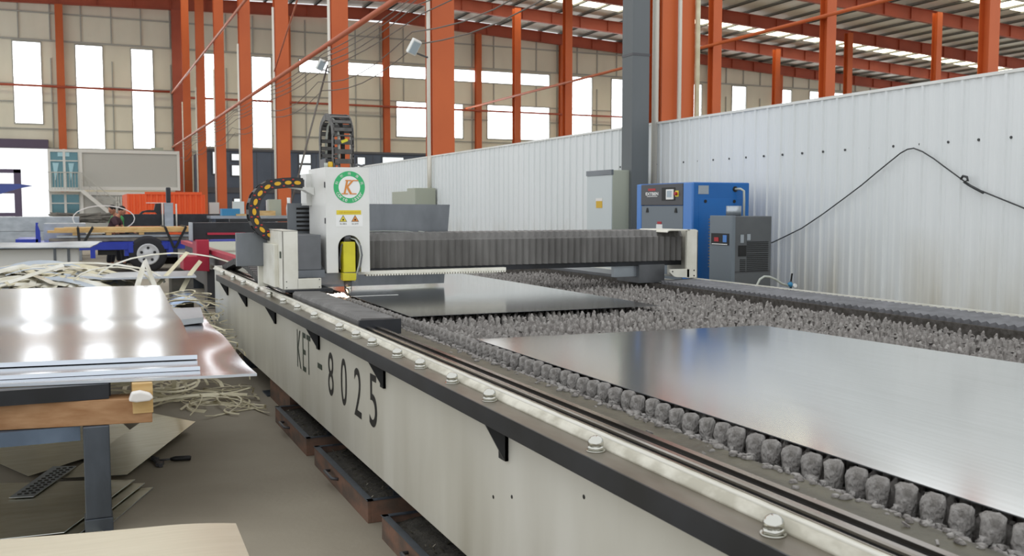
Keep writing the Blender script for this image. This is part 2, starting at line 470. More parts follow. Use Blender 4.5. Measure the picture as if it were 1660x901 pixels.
# horizontal tie tubes running along the column rows
def tie(x, z, y0, y1, r, label, m='tie_pink'):
    return tag(MB().tube([(x, y0, z), (x, y1, z)], r, 8).build('tie_tube', m), label, 'beam')
tie(6.86, 6.45, 11, 82, .075, 'long pinkish tie tube running along the near column row at mid height')
tie(6.87, 10.7, 11, 82, .07, 'higher pinkish tie tube running along the near column row')
tie(32.02, 10.55, 27, 82, .09, 'orange tie tube running along the middle column row', 'orange')
tie(57.64, 10.6, 53, 82, .09, 'orange tie tube running along the far right column row', 'orange')
tag(MB().tube([(-14, FY-.73, 10.75), (6.7, FY-.73, 10.75)], .09, 8).build('tie_tube', 'rust_red'), 'thin red tube across the far wall windows at left', 'beam')
tag(MB().tube([(8, FY-.73, 10.35), (60, FY-.73, 10.35)], .09, 8).build('tie_tube', 'rust_red'), 'thin red tube across the far wall below the clerestory band', 'beam')
# service wires under the tie tube
for i, (dx, z, sag) in enumerate(((-.25, 6.2, .1), (-.3, 6.05, .14), (-.36, 5.9, .2), (-.2, 5.75, .1), (-.42, 5.35, .35), (-.3, 5.1, .3))):
    pts = []
    for s_ in range(7):
        for q in range(6):
            y = 11+8.95*(s_+q/6); pts.append((7.0+dx, y, z-sag*math.sin(PI*q/6)))
    tag(MB().tube(pts, .014, 4).build('service_wire', 'wire'), ['topmost', 'second', 'third', 'fourth', 'fifth', 'lowest'][i]+' of the sagging service wires strung along the near column row', 'wire')
# diagonal rod bracing between columns, seen upper left
tag(MB().tube([(6.89, 29.1, 10.3), (6.89, 37.6, 6.8)], .03, 6).build('bracing_rod', 'tie_pink'), 'thin diagonal bracing rod between the third and fourth near columns', 'rod')
tag(MB().tube([(6.92, 29.1, 5.9), (5.6, 28.2, 1.8)], .03, 6).build('bracing_rod', 'wire'), 'thin rod slanting down left of the arched cable chain', 'rod')
# flood lamps clipped to the columns
for (x, y, z, lab) in ((6.62, 19.7, 4.98, 'small white flood lamp on the conduit of the second near column'), (6.7, 28.6, 5.8, 'small white flood lamp on the conduit of the third near column')):
    t = thing('flood_lamp', lab, 'lamp', (x, y, z))
    Mx = Matrix.Translation((x-.12, y-.1, z)) @ Matrix.Rotation(.5, 4, 'X') @ Matrix.Rotation(.35, 4, 'Y')
    MB().box(-.1, -.06, -.16, .1, .06, .16, M=Mx).build('housing', 'fixture_white', t, bevel=.01)
    MB().box(-.08, -.075, -.13, .08, -.06, .13, M=Mx).build('lens', 'screen', t)
    MB().bar((x-.12, y-.05, z-.1), (6.86, y+.05, z-.18), .03).build('bracket', 'cable', t)

# ------------------------------------------------------------------ white corrugated partition wall
PX, PY0, PY1, PZ = 6.9, -1.0, 26.5, 2.70
b = MB(); prof = []; y = PY0
while y < PY1:
    for dy, dx in ((0, 0), (.055, 0), (.075, -.006), (.12, -.006), (.14, 0), (.172, 0), (.182, -.018), (.203, -.018)):
        prof.append((y+dy, dx))
    y += .213
n = len(prof); vs = []; fs = []
for (y, dx) in prof:
    vs += [(PX+dx, y, 0), (PX+dx, y, PZ), (PX+.09, y, 0), (PX+.09, y, PZ)]
for i in range(n-1):
    a, c = 4*i, 4*i+4
    fs += [(a, a+1, c+1, c), (a+2, c+2, c+3, a+3), (a+1, a+3, c+3, c+1)]
fs += [(0, 2, 3, 1), (4*n-4, 4*n-3, 4*n-1, 4*n-2)]
b.add(vs, fs)
pw = struct(b.build('wall_right', 'partition', origin=(PX, 6, 0)))
b = MB(); b.box(PX-.022, PY0, PZ-.012, PX+.12, PY1, PZ+.015)
struct(b.build('trim_20', 'white_paint'))
b = MB()
y = 4.9
while y < 12: b.lathe([(.012, 0), (.012, .008)], (PX-.012, y, 2.17), 8, axis='x'); y += .31
b.build('rivet', 'cable', pw)
# dark grey post in front of the partition
t = thing('steel_post', 'dark grey square steel post standing before the white partition beside the blue compressor', 'column', (6.53, 10.72, 0))
MB().box(6.4, 10.6, 0, 6.65, 10.85, 9.5).build('shaft', 'column_grey', t)
MB().box(6.34, 10.54, 0, 6.71, 10.91, .02).build('base_plate', 'column_grey', t)
MB().box(6.395, 10.595, 3.52, 6.655, 10.855, 3.55).build('joint_band', 'dark_fascia', t)
# cable drooping on the partition
cp = [(6.6,8.5,1.12),(6.8,8.45,1.2),(6.85,8.38,1.23),(6.85,8.15,1.31),(6.85,7.93,1.39),(6.85,7.62,1.54),(6.85,7.32,1.7),(6.85,7.1,1.82),(6.85,6.92,1.93),(6.85,6.75,2.03),(6.85,6.63,2.1),(6.85,6.55,2.13),(6.85,6.48,2.135),(6.85,6.38,2.1),(6.85,6.25,2.03),(6.85,6.14,1.96),(6.85,5.93,1.83),(6.85,5.8,1.76),(6.85,5.69,1.72),(6.85,5.35,1.6),(6.85,4.6,1.4)]
t = thing('wall_cable', 'thin dark cable hung over a peak on the white partition', 'cable', cp[9])
MB().tube(cp, .0065, 6).build('cord', 'cable', t)
MB().tube([(6.84,5.95,1.845),(6.83,5.92,1.87),(6.83,5.88,1.86),(6.83,5.87,1.83),(6.83,5.91,1.82),(6.84,5.85,1.785),(6.84,5.72,1.725)], .011, 6).build('knot', 'cable', t)
# small switch boxes high on the partition behind the gantry
t = thing('switch_box', 'two small grey-beige switch boxes fixed to the far partition behind the gantry', 'electrical box', (6.72, 20.4, 1.3))
MB().box(6.6, 20.3, 1.3, 6.86, 21.6, 1.97).build('box', 'cabinet_beige', t, bevel=.01)
MB().box(6.4, 19.3, 1.3, 6.86, 19.85, 2.02).build('box', 'cabinet_beige', t, bevel=.01)
MB().tube([(6.8, 19.5, 2.0), (6.8, 19.5, 2.7)], .04, 6).build('conduit', 'pipe_white', t)

# ------------------------------------------------------------------ laser cutting table (bed)
BY0, BY1 = .55, 11.35          # length of the side panel
t = thing('laser_cutting_bed', 'long cream-white laser cutting bed with black shelf edge, lettered KET-8025', 'cutting machine', (3.3, 6, 0))
bed = t
b = MB(); b.box(1.365, BY0, .215, 1.383, BY1, .942).box(1.365, BY1-.03, .215, 1.9, BY1, .945).box(1.365, BY0, .215, 5.3, BY0+.03, .9)
b.build('side_panel', 'cream_paint', t, bevel=.003)
b = MB(); b.box(5.27, BY0, .215, 5.3, BY1, .9).box(1.9, BY1-.03, .215, 5.3, BY1, .9)
b.build('rear_panel', 'cream_paint', t)
b = MB(); b.box(1.395, BY0+.03, .45, 5.27, BY1-.03, .5); b.build('bed_floor', 'dark_gap', t)
# black angle shelf bolted along the outside
b = MB(); b.box(1.262, BY0, .905, 1.365, 10.33, .912); b.build('shelf_top', 'shelf_top', t)
b = MB(); b.box(1.257, BY0, .85, 1.263, 10.33, .913); b.build('shelf_lip', 'black_steel', t)
for y in (10.22, 8.98, 7.55, 6.05, 4.6, 3.085, 1.57):
    b = MB()
    b.prism([(1.27, .852), (1.27, .905), (1.365, .905), (1.365, .70), (1.352, .70)], 'y', y, y+.008)
    b.box(1.352, y, .70, 1.364, y+.06, .9)
    b.build('gusset', 'black_steel', t)
for y in (10.26, 9.5, 8.86, 8.11, 7.54, 6.99, 6.48, 5.97, 5.33, 4.97, 4.66, 4.24, 3.91, 3.52, 3.14, 2.36, 1.59):
    b = MB(); c = (1.315, y, .912)
    b.lathe([(.028, 0), (.028, .004)], c, 18)
    b.lathe([(.0235, .004), (.026, .009), (.0235, .016)], c, 6)
    b.lathe([(.022, .016), (.0235, .024), (.021, .033), (.015, .040), (.008, .0435), (.001, .0445)], c, 18)
    b.build('cap_nut', 'bolt', t)
# rounded cream strip that closes the inner side of the shelf
prof = [(1.345, .912), (1.346, .918), (1.352, .926), (1.362, .935), (1.372, .941), (1.380, .943), (1.385, .942), (1.386, .936), (1.386, .90), (1.37, .90)]
b = MB(); b.prism(prof, 'y', BY0, BY1-.05, smooth=True); b.build('edge_strip', 'strip_paint', t)
b = MB(); b.prism([(1.383,.940),(1.387,.940),(1.387,.945),(1.383,.945)], 'y', BY0, BY1-.05); b.build('edge_wire', 'rail_steel', t)
# groove, linear rail, inner ledge
b = MB(); b.box(1.384, BY0+.03, .83, 1.77, BY1-.03, .842); b.build('groove', 'dark_gap', t)
b = MB(); b.box(1.462, BY0+.03, .842, 1.486, BY1-.1, .916).box(1.515, BY0+.03, .842, 1.545, BY1-.1, .914); b.build('rail_seat', 'dark_gap', t)
rp = [(1.462, .916), (1.462, .922), (1.466, .926), (1.482, .926), (1.486, .922), (1.486, .916)]
b = MB(); b.prism(rp, 'y', BY0+.03, BY1-.1); b.build('guide_rail', 'rail_steel', t)
b = MB(); b.box(1.518, BY0+.03, .914, 1.541, BY1-.1, .925).build('gear_rack', 'rail_steel', t)
b = MB(); b.box(1.545, BY0+.03, .842, 1.80, BY1-.05, .853); b.build('inner_ledge', 'ledge', t)
b = MB(); b.box(1.79, BY0+.03, .5, 1.795, BY1-.05, .842).box(4.86, BY0+.03, .5, 4.88, BY1-.05, .90); b.build('trough_wall', 'slag_dark', t)
# slag crumbs on the ledge
rr = random.Random(5); b = MB(); y = 1.2
while y < 10.2:
    q = rr.uniform(.004, .013); x = 1.835-abs(rr.gauss(0, .03))
    b.blob((x, y, .850+q*.5-max(0,x-1.80)*.6), q*rr.uniform(.7,1.6), q*rr.uniform(.7,1.6), q*.8, rr, 6, 4, .3); y += rr.uniform(.004, .014)
for k in range(60):
    y = rr.uniform(1.3, 6); x = rr.uniform(1.6, 1.76); a = rr.uniform(0, PI); q = rr.uniform(.01, .03)
    if rr.random() < .4: b.bar((x, y, .855), (x+q*math.cos(a), y+q*math.sin(a), .862), .006, .005)
c_ = b.build('slag_crumbs', 'slag', t); c_['kind'] = 'stuff'
# serrated slats, each one crusted with slag
def slat_mesh(seed):
    r = random.Random(seed); b = MB()
    L0, L1 = 0.0, 3.04
    b.box(.09, -.004, -.20, L1, .004, -.07)
    x = .175
    while x < L1-.02:
        h = r.uniform(.065, .094); w = r.uniform(.012, .0165); dx = r.uniform(-.006, .006)
        if r.random() < .05: h *= .72
        n = 6; vs = []; fs = []
        lv = [(-.085, 1.5), (-.05, 1.15), (-.05+h*.42, .95), (-.085+h*.86, .72), (-.085+h, .34)]
        for z, k in lv:
            ox, oy = r.uniform(-.004, .004), r.uniform(-.004, .004)
            for q in range(n):
                a = 2*PI*q/n; j = r.uniform(.8, 1.2)
                vs.append((x+dx+ox+math.cos(a)*w*k*j, oy+math.sin(a)*w*k*1.0*j, z))
        m_ = len(lv)
        for i in range(m_-1):
            for q in range(n):
                p = (q+1) % n; fs.append((i*n+q, i*n+p, (i+1)*n+p, (i+1)*n+q))
        fs.append(tuple((m_-1)*n+q for q in range(n)))
        b.add(vs, fs, True)
        x += .047+r.uniform(-.004, .004)
    return b
def lump_mesh(seed):
    r = random.Random(seed+99); b = MB(); w = r.uniform(.026, .031)
    lv = [(-.098, .9), (-.08, .86), (-.065, .82), (-.052, .98), (-.03, 1.05), (-.008, 1.04), (.006, .95), (.0125, .7)]
    n = 12; vs = []; fs = []
    for z, k in lv:
        for q in range(n):
            a = 2*PI*q/n; j = r.uniform(.84, 1.14)
            vs.append((.112+math.cos(a)*.028*k*j, math.sin(a)*w*k*j, z+r.uniform(-.002, .002)))
    for i in range(len(lv)-1):
        for q in range(n):
            p = (q+1) % n; fs.append((i*n+q, i*n+p, (i+1)*n+p, (i+1)*n+q))
    fs.append(tuple((len(lv)-1)*n+q for q in range(n)))
    b.add(vs, fs, True)
    for k in range(8):
        q = r.uniform(.008, .019)
        b.blob((.07+r.uniform(-.025, .02), r.uniform(-.04, .04), -.062+r.uniform(-.02, .02)), q, q*1.3, q, r, 6, 4, .38)
    return b
sm = []
for k in range(5):
    o = slat_mesh(k).build('support_slat', 'slag', bed, origin=(0, 0, 0)); l_ = lump_mesh(k).build('slag_lump', 'slag_pad', o, origin=(0, 0, 0))
    sm.append((o, l_))
ny = 0; y = 1.36; used = set()
SZ = .884
while y < 9.95 and ny < 100:
    k = R.randrange(5)
    if k not in used:
        used.add(k); o, l_ = sm[k]
    else:
        o = sm[k][0].copy(); COL.objects.link(o); l_ = sm[k][1].copy(); COL.objects.link(l_); l_.parent = o
    o.parent = bed; o.location = Vector((1.79+R.uniform(-.006, .006), y, SZ+R.uniform(-.004, .002))) - ORG[bed.name]
    l_.location = (0, 0, 0)
    ny += 1; y += .0862+R.uniform(-.003, .003)
# pleated cover of the right-hand rail and its dark curtain
b = MB(); vs = []; fs = []; y = BY0; i = 0
while y < 7.6:
    q = i % 2
    vs += [(4.90+.012*q, y, .915+.012*q), (5.24+.012*q, y, .925+.012*q)]; y += .031; i += 1
n = i
vs2 = [(p[0], p[1], p[2]-.03) for p in vs]
for k in range(n-1): fs.append((2*k, 2*k+1, 2*k+3, 2*k+2)); fs.append((2*n+2*k, 2*n+2*k+2, 2*n+2*k+3, 2*n+2*k+1)); fs.append((2*k, 2*k+2, 2*n+2*k+2, 2*n+2*k)); fs.append((2*k+1, 2*n+2*k+1, 2*n+2*k+3, 2*k+3))
b.add(vs+vs2, fs); b.build('rail_cover', 'cover_dark', t)
b = MB(); y = 8.4; 
b.box(4.9, 8.35, .9, 5.25, BY1-.05, .93); b.build('rail_cover', 'grey_steel', t)
b = MB(); b.box(5.25, BY0, .935, 5.262, BY1, .945); b.build('edge_wire', 'ivory_paint', t)
b = MB(); y = 1.0; b.box(4.93, BY0+.03, .6, 4.95, BY1-.05, .9)
while y < 8: b.box(4.915, y, .62, 4.932, y+.008, .9); y += .058
b.build('curtain', 'dark_gap', t)
# collapsed bellows over the left rail in front of the gantry foot
b = MB(); y = 5.32; i = 0; rows = []
while y < 7.22:
    d = .006*(i % 2) + R.uniform(-.002, .002)
    rows.append([(1.425, y, .955+d), (1.44, y, .972+d), (1.63, y, .968+d), (1.655, y, .95+d), (1.66, y, .90), (1.425, y, .91)]); y += .019; i += 1
vs = [p for r_ in rows for p in r_]; fs = []
for k in range(len(rows)-1):
    for q in range(6):
        p = (q+1) % 6; fs.append((k*6+q, k*6+p, (k+1)*6+p, (k+1)*6+q))
fs.append(tuple(range(6))); fs.append(tuple((len(rows)-1)*6+q for q in range(6)))
b.add(vs, fs); b.build('rail_bellows', 'bellows', t)
MB().box(1.42, 5.29, .878, 1.665, 5.315, .965).build('bellows_plate', 'black_steel', t)
# machine feet, channel sections
for y in (1.9, 3.3, 4.85, 6.35, 8.35, 9.9):
    b = MB(); b.box(1.46, y-.05, .012, 1.6, y-.044, .215).box(1.46, y+.044, .012, 1.6, y+.05, .215).box(1.53, y-.05, .012, 1.537, y+.05, .215).box(1.40, y-.12, 0, 1.68, y+.12, .013)
    b.box(1.42, y-.07, .2, 1.62, y+.07, .216)
    b.build('foot', 'leg_steel', t)
    MB().box(5.1, y-.05, 0, 5.22, y+.05, .216).build('foot', 'leg_steel', t)
# lettering
for ch, y, z0, z1, w_, m_ in (('K', 6.70, .485, .75, .13, 'letter_green'), ('E', 6.53, .485, .75, .10, 'letter_green'), ('T', 6.39, .485, .75, .12, 'letter_green'), ('-', 6.06, .575, .608, .12, 'letter_green'),
                  ('8', 5.765, .455, .722, .135, 'black'), ('0', 5.445, .455, .73, .135, 'black'), ('2', 5.135, .45, .72, .145, 'black'), ('5', 4.83, .455, .735, .14, 'black')):
    if ch == '-': MB().box(1.3625, y-w_/2, z0, 1.365, y+w_/2, z1).build('lettering', m_, t)
    else: text('lettering', ch, (1.3645, y, (z0+z1)/2), (0, -1, 0), (0, 0, 1), z1-z0, m_, t, width=w_, ext=.0015)
for y, z in ((3.223, .532), (3.055, .579), (2.52, .728)):
    MB().lathe([(.007, 0), (.007, .002)], (1.3635, y, z), 10, axis='x').build('screw_hole', 'black', t)
# black cable chain lying on the far end of the left rail
b = MB(); pts = [(1.5, 11.1, .93), (1.5, 10.6, 1.0), (1.5, 10.2, 1.05), (1.5, 9.8, 1.06), (1.5, 9.4, 1.04), (1.5, 9.0, .99), (1.5, 8.7, .95), (1.5, 8.4, .93)]
for i in range(len(pts)-1):
    for q in range(4):
        p = Vector(pts[i]).lerp(Vector(pts[i+1]), q/4); p2 = Vector(pts[i]).lerp(Vector(pts[i+1]), (q+.8)/4)
        b.bar(p, p2, .16, .06)
b.build('cable_chain', 'chain_black', t)

# ------------------------------------------------------------------ gantry with the cutting head
g = thing('cutting_gantry', 'white cutting head gantry with dark pleated beam spanning the slatted bed', 'gantry', (3.3, 7.8, .93))
# pleated beam
def pleat(b, x0, x1, y0, y1, z0, z1, step, dep, top=True):
    vs = []; n = int((x1-x0)/step*2); st = (x1-x0)/n
    for i in range(n+1):
        x = x0+i*st; q = dep if i % 2 else 0
        vs += [(x, y0+q, z0), (x, y0+q*.8, z1-.055), (x, y0+.02+q*.5, z1-.045), (x, y0+.06, z1+(q*.3)), (x, y1, z1+q*.3), (x, y1, z0)]
    fs = []
    for i in range(n):
        for k in range(6):
            j = (k+1) % 6; fs.append((i*6+k, (i+1)*6+k, (i+1)*6+j, i*6+j))
    fs += [tuple(range(6)), tuple(n*6+k for k in range(6))[::-1]]
    b.add(vs, fs)
b = MB(); pleat(b, 2.05, 5.22, 7.68, 8.1, 1.105, 1.385, .064, .030)
b.build('beam_bellows', 'bellows', g)
MB().box(2.05, 7.72, 1.06, 5.22, 8.05, 1.106).build('beam', 'black_steel', g)
b = MB(); x = 2.10
b.box(1.60, 7.60, 1.062, 3.34, 7.66, 1.088)
while x < 3.33: b.prism([(x, 1.063), (x+.017, 1.063), (x+.0135, 1.048), (x+.0035, 1.048)], 'y', 7.6, 7.66); x += .0235
x = 1.62
while x < 1.78: b.prism([(x, 1.063), (x+.017, 1.063), (x+.0135, 1.048), (x+.0035, 1.048)], 'y', 7.6, 7.66); x += .0235
b.build('toothed_rack', 'ivory_paint', g)
# right end bracket, a C of white plate
b = MB()
X0, X1, Yb, Yc = 5.02, 5.29, 7.55, 8.05
def rounded(x0, z0, x1, z1, r, corners, n=5):
    pts = []
    for (cx, cz, a0, key) in ((x0+r, z0+r, PI, 'bl'), (x1-r, z0+r, 1.5*PI, 'br'), (x1-r, z1-r, 0, 'tr'), (x0+r, z1-r, .5*PI, 'tl')):
        if key in corners:
            for i in range(n+1): a = a0+.5*PI*i/n; pts.append((cx+r*math.cos(a), cz+r*math.sin(a)))
        else: pts.append({'bl': (x0, z0), 'br': (x1, z0), 'tr': (x1, z1), 'tl': (x0, z1)}[key])
    return pts
b.prism(rounded(5.17, .945, 5.29, 1.40, .03, ('tr',)), 'y', Yb, Yb+.03)
b.prism([(4.985, 1.0), (5.0, .985), (5.03, .962), (5.07, .955), (5.2, .948), (5.2, 1.03), (4.985, 1.03)], 'y', Yb, Yb+.03)
b.prism([(4.94, 1.375), (4.955, 1.395), (4.97, 1.40), (5.2, 1.40), (5.2, 1.388), (4.975, 1.388), (4.965, 1.385), (4.95, 1.37)], 'y', Yb, Yc)
b.box(5.278, Yb, .945, 5.29, Yc, 1.39)
b.build('end_bracket', 'ivory_paint', g, bevel=.003)
b = MB()
for x, z in ((5.01, 1.01), (5.25, 1.015), (5.25, .965)): b.lathe([(.007, 0), (.007, -.004)], (x, Yb, z), 8, axis='y')
b.build('screw', 'black', g)
# right carriage under the beam
MB().box(4.5, 7.75, .96, 4.77, 7.8, 1.08).build('carriage_plate', 'galv', g)
MB().box(4.74, 7.7, .90, 5.02, 8.1, 1.07).build('carriage', 'grey_steel', g)
# left support: stepped white bracket, grey cover, black slide plate
b = MB()
b.box(1.375, 7.3, .985, 1.385, 7.95, 1.43).box(1.375, 7.3, .985, 1.49, 7.32, 1.43).box(1.48, 7.3, .985, 1.665, 7.32, 1.065)
b.box(1.375, 7.3, 1.42, 1.49, 7.95, 1.43)
b.box(1.342, 7.48, .99, 1.376, 8.05, 1.32)
b.build('support_bracket', 'ivory_paint', g, bevel=.004)
b = MB()
for x, z in ((1.40, 1.045), (1.40, 1.0), (1.65, 1.055), (1.65, .998)): b.lathe([(.004, 0), (.004, -.003)], (x, 7.3, z), 8, axis='y')
b.build('screw', 'black', g)
MB().box(1.36, 7.36, 1.22, 1.366, 7.40, 1.27, M=Matrix.Translation((.009, 0, 0))).build('sticker', 'letter_green', g)
MB().box(1.49, 7.45, 1.12, 1.70, 8.0, 1.392).build('drive_cover', 'grey_steel', g, bevel=.004)
MB().box(1.49, 7.42, 1.062, 1.72, 7.95, 1.12).build('drive_base', 'steel_plate', g)
MB().box(1.38, 7.25, .966, 1.74, 8.0, .985).build('slide_plate', 'black_steel', g)
MB().box(1.68, 7.48, 1.0, 2.0, 7.58, 1.09).build('head_plate', 'grey_steel', g)
# side cover box behind the support
b = MB(); b.box(1.13, 7.95, 1.13, 1.40, 8.0, 1.40); b.build('servo_cover', 'steel_plate', g, bevel=.004)
MB().box(1.31, 8.0, .96, 1.5, 8.05, 1.16).build('servo_bracket', 'ivory_paint', g)
# tall cable tray plate standing on the beam
b = MB()
b.add([(1.58,8.15,.925),(2.97,8.15,.925),(3.03,8.15,1.63),(1.58,8.15,1.64),(1.58,8.16,.925),(2.97,8.16,.925),(3.03,8.16,1.63),(1.58,8.16,1.64)], [(0,1,2,3),(4,7,6,5),(0,4,5,1),(1,5,6,2),(2,6,7,3),(3,7,4,0)])
b.build('tray_plate', 'steel_plate', g)
for k in range(6):
    z = 1.405+k*.036
    MB().box(1.655, 8.143, z, 1.765, 8.15, z+.017).build('vent_slot', 'dark_gap', g)
MB().tube([(2.1,8.1,1.395),(2.4,8.1,1.40),(2.6,8.08,1.395),(2.7,8.0,1.38),(2.72,7.95,1.392),(2.66,7.93,1.398)], .004, 5).build('loose_wire', 'hose', g)
# cutting head housing: white cabinet with an arched opening
HX0, HX1, HY, HYB, HZ0, HZ1 = 1.742, 2.09, 7.45, 8.05, 1.092, 1.917
ax0, ax1, az = 1.835, 2.018, 1.295
def arch(n=14):
    cx = (ax0+ax1)/2; r = (ax1-ax0)/2
    return [(cx-r*math.cos(PI*i/n), az+r*math.sin(PI*i/n)) for i in range(n+1)]
A = arch()
b = MB()
front = [(HX0, HZ0+.05), (HX0, HZ1), (HX1, HZ1), (HX1, HZ0), (ax1, HZ0)] + A[::-1] + [(ax0, HZ0), (HX0+.06, HZ0)]
# front skin as quads around the arch
vs = []; fs = []
out = [(HX0, az)]+[(HX0+(HX1-HX0)*i/(len(A)-1), HZ1) for i in range(len(A))]
def q4(p): k = len(vs); vs.extend([(x, HY, z) for x, z in p]); fs.append((k, k+1, k+2, k+3))
for i in range(len(A)-1):
    xa = HX0+(HX1-HX0)*i/(len(A)-1); xb = HX0+(HX1-HX0)*(i+1)/(len(A)-1)
    q4([A[i], A[i+1], (xb, HZ1), (xa, HZ1)])
q4([(HX0, HZ0), (ax0, HZ0), (ax0, az), (HX0, az)])
q4([(ax1, HZ0), (HX1, HZ0), (HX1, az), (ax1, az)])
k = len(vs); vs += [(HX0, HY, az), (ax0, HY, az), (HX0, HY, HZ1)]; fs.append((k, k+1, k+2))
k = len(vs); vs += [(ax1, HY, az), (HX1, HY, az), (HX1, HY, HZ1)]; fs.append((k, k+1, k+2))
for i in range(len(A)-1):     # inner rim of the arch
    k = len(vs); vs += [(A[i][0], HY, A[i][1]), (A[i+1][0], HY, A[i+1][1]), (A[i+1][0], HY+.14, A[i+1][1]), (A[i][0], HY+.14, A[i][1])]; fs.append((k, k+3, k+2, k+1))
for xx, zz in ((ax0, 0), (ax1, 1)):
    k = len(vs); vs += [(xx, HY, HZ0), (xx, HY, az), (xx, HY+.14, az), (xx, HY+.14, HZ0)]; fs.append((k, k+1, k+2, k+3))
b.add(vs, fs)
# sides, top, back and chamfered left cabinet side going back
b.add([(HX0,HY,HZ0),(HX0,HY,HZ1),(HX0,HYB,HZ1),(HX0,HYB,HZ0+.2)], [(0,1,2,3)])
b.add([(HX1,HY,HZ0),(HX1,HY,HZ1),(HX1,HYB,HZ1),(HX1,HYB,HZ0)], [(0,3,2,1)])
b.add([(HX0,HY,HZ1),(HX1,HY,HZ1),(HX1,HYB,HZ1),(HX0,HYB,HZ1)], [(0,1,2,3)])
b.add([(HX0,HYB,HZ0+.2),(HX0,HYB,HZ1),(HX1,HYB,HZ1),(HX1,HYB,HZ0+.2)], [(0,1,2,3)])
hh = b.build('head_housing', 'white_paint', g)
MB().box(ax0-.02, HY+.14, HZ0, ax1+.02, HY+.16, az+.12).build('recess_back', 'dark_gap', g)
MB().box(1.70, HYB-.1, 1.62, 1.742, HYB+.12, 1.88).build('rear_box', 'white_paint', g)
for z in (1.78, 1.50): MB().box(HX0-.002, HY+.006, z-.022, HX0+.012, HY+.03, z+.022, M=Matrix.Translation((-.004, 0, 0))).build('hinge', 'dark_fascia', g)
# emblem
cx, cz, yy = 1.93, 1.763, HY-.002
def disc(r0, r1, y, m, name, n=48):
    vs = []; fs = []
    for k in range(n):
        a = 2*PI*k/n
        vs += [(cx+r0*math.cos(a), y, cz+r0*math.sin(a)), (cx+r1*math.cos(a), y, cz+r1*math.sin(a)), (cx+r0*math.cos(a), y+.0015, cz+r0*math.sin(a)), (cx+r1*math.cos(a), y+.0015, cz+r1*math.sin(a))]
    for k in range(n):
        a, c = 4*k, 4*((k+1) % n); fs += [(a, c, c+1, a+1), (a+1, c+1, c+3, a+3), (a, a+2, c+2, c)]
    return MB().add(vs, fs).build(name, m, g)
em = disc(.086, .125, yy, 'green', 'emblem_ring')
MB().lathe([(.086, 0), (.086, .001)], (cx, yy, cz), 40, axis='y').build('emblem_disc', 'white', em)
text('emblem_letter', 'K', (cx-.005, yy-.0015, cz), (1, 0, 0), (0, 0, 1), .105, 'k_orange', em, width=.085, shear=.3, bold=.02)
MB().box(-.026,-.001,-.004,.026,.001,.004, M=Matrix.Translation((cx-.038, yy-.003, cz-.052))).build('emblem_serif', 'k_orange', em)
MB().box(-.026,-.001,-.004,.026,.001,.004, M=Matrix.Translation((cx+.03, yy-.003, cz-.052))).build('emblem_serif', 'k_orange', em)
MB().box(-.024,-.001,-.004,.024,.001,.004, M=Matrix.Translation((cx-.008, yy-.003, cz+.052))).build('emblem_serif', 'k_orange', em)
MB().box(-.024,-.001,-.004,.024,.001,.004, M=Matrix.Translation((cx+.047, yy-.003, cz+.052))).build('emblem_serif', 'k_orange', em)
def arc_text(body, a0, a1, flip, size):
    for i, ch in enumerate(body):
        a = math.radians(a0+(a1-a0)*i/max(1, len(body)-1)); r = .1055
        p = (cx+r*math.cos(a), yy-.0008, cz+r*math.sin(a))
        Y = Vector((math.cos(a), 0, math.sin(a))) * (-1 if flip else 1); X = Y.cross(Vector((0, -1, 0)))*-1
        X = Vector((Y.z, 0, -Y.x))
        text('emblem_text', ch, p, X, Y, size if ch not in 'ore' or True else size, 'white', em)
arc_text('科尔特激光', 162, 18, False, .024)
arc_text('Corte', 208, 255, True, .022)
arc_text('laser', 285, 332, True, .022)
# warning strip and signs
ws = MB().box(1.825, HY-.002, 1.548, 2.022, HY, 1.582).build('warning_strip', 'yellow', g)
text('warning_text', '注意 激光切割机危险区', (1.93, HY-.0025, 1.565), (1, 0, 0), (0, 0, 1), .016, 'tag_yellow', ws)
wl_ = MB().box(1.82, HY-.0015, 1.455, 2.035, HY, 1.546).build('warning_label', 'white', g)
for x, m_ in ((1.877, 'yellow'), (1.973, 'k_orange')):
    MB().prism([(x-.031, 1.492), (x+.031, 1.492), (x, 1.545)], 'y', HY-.003, HY-.0015).build('warning_triangle', 'chain_grey', wl_)
    MB().prism([(x-.025, 1.4955), (x+.025, 1.4955), (x, 1.538)], 'y', HY-.004, HY-.003).build('warning_triangle', m_, wl_)
    MB().lathe([(.007, 0), (.007, .001)], (x, HY-.0052, 1.508), 10, axis='y').build('warning_symbol', 'black', wl_)
text('warning_text', '当心激光', (1.877, HY-.002, 1.476), (1, 0, 0), (0, 0, 1), .013, 'chain_grey', wl_)
text('warning_text', '当心夹手', (1.973, HY-.002, 1.476), (1, 0, 0), (0, 0, 1), .013, 'chain_grey', wl_)
# yellow laser head with nozzle and hoses
lx, ly = 1.915, 7.47
b = MB()
b.prism(rounded(lx-.048, 1.095, lx+.048, 1.335, .012, ('tl', 'tr')), 'y', ly-.06, ly+.05)
b.prism([(lx-.052, 1.03), (lx+.046, 1.03), (lx+.052, 1.045), (lx+.052, 1.088), (lx-.056, 1.092), (lx-.056, 1.045)], 'y', ly-.064, ly+.05)
lh = b.build('laser_head', 'laser_yellow', g, bevel=.005)
MB().box(lx-.045, ly-.058, 1.088, lx+.045, ly+.04, 1.098).build('joint', 'dark_fascia', lh)
MB().lathe([(.03, .985), (.032, 1.03)], (lx, ly, 0), 16).build('nozzle_body', 'dark_fascia', lh)
MB().lathe([(.006, .909), (.010, .920), (.026, .945), (.030, .965), (.030, .985)], (lx, ly, 0), 16).build('nozzle', 'bolt', lh)
MB().lathe([(.03, 1.335), (.03, 1.38)], (lx, ly, 0), 12).build('fibre_plug', 'dark_fascia', lh)
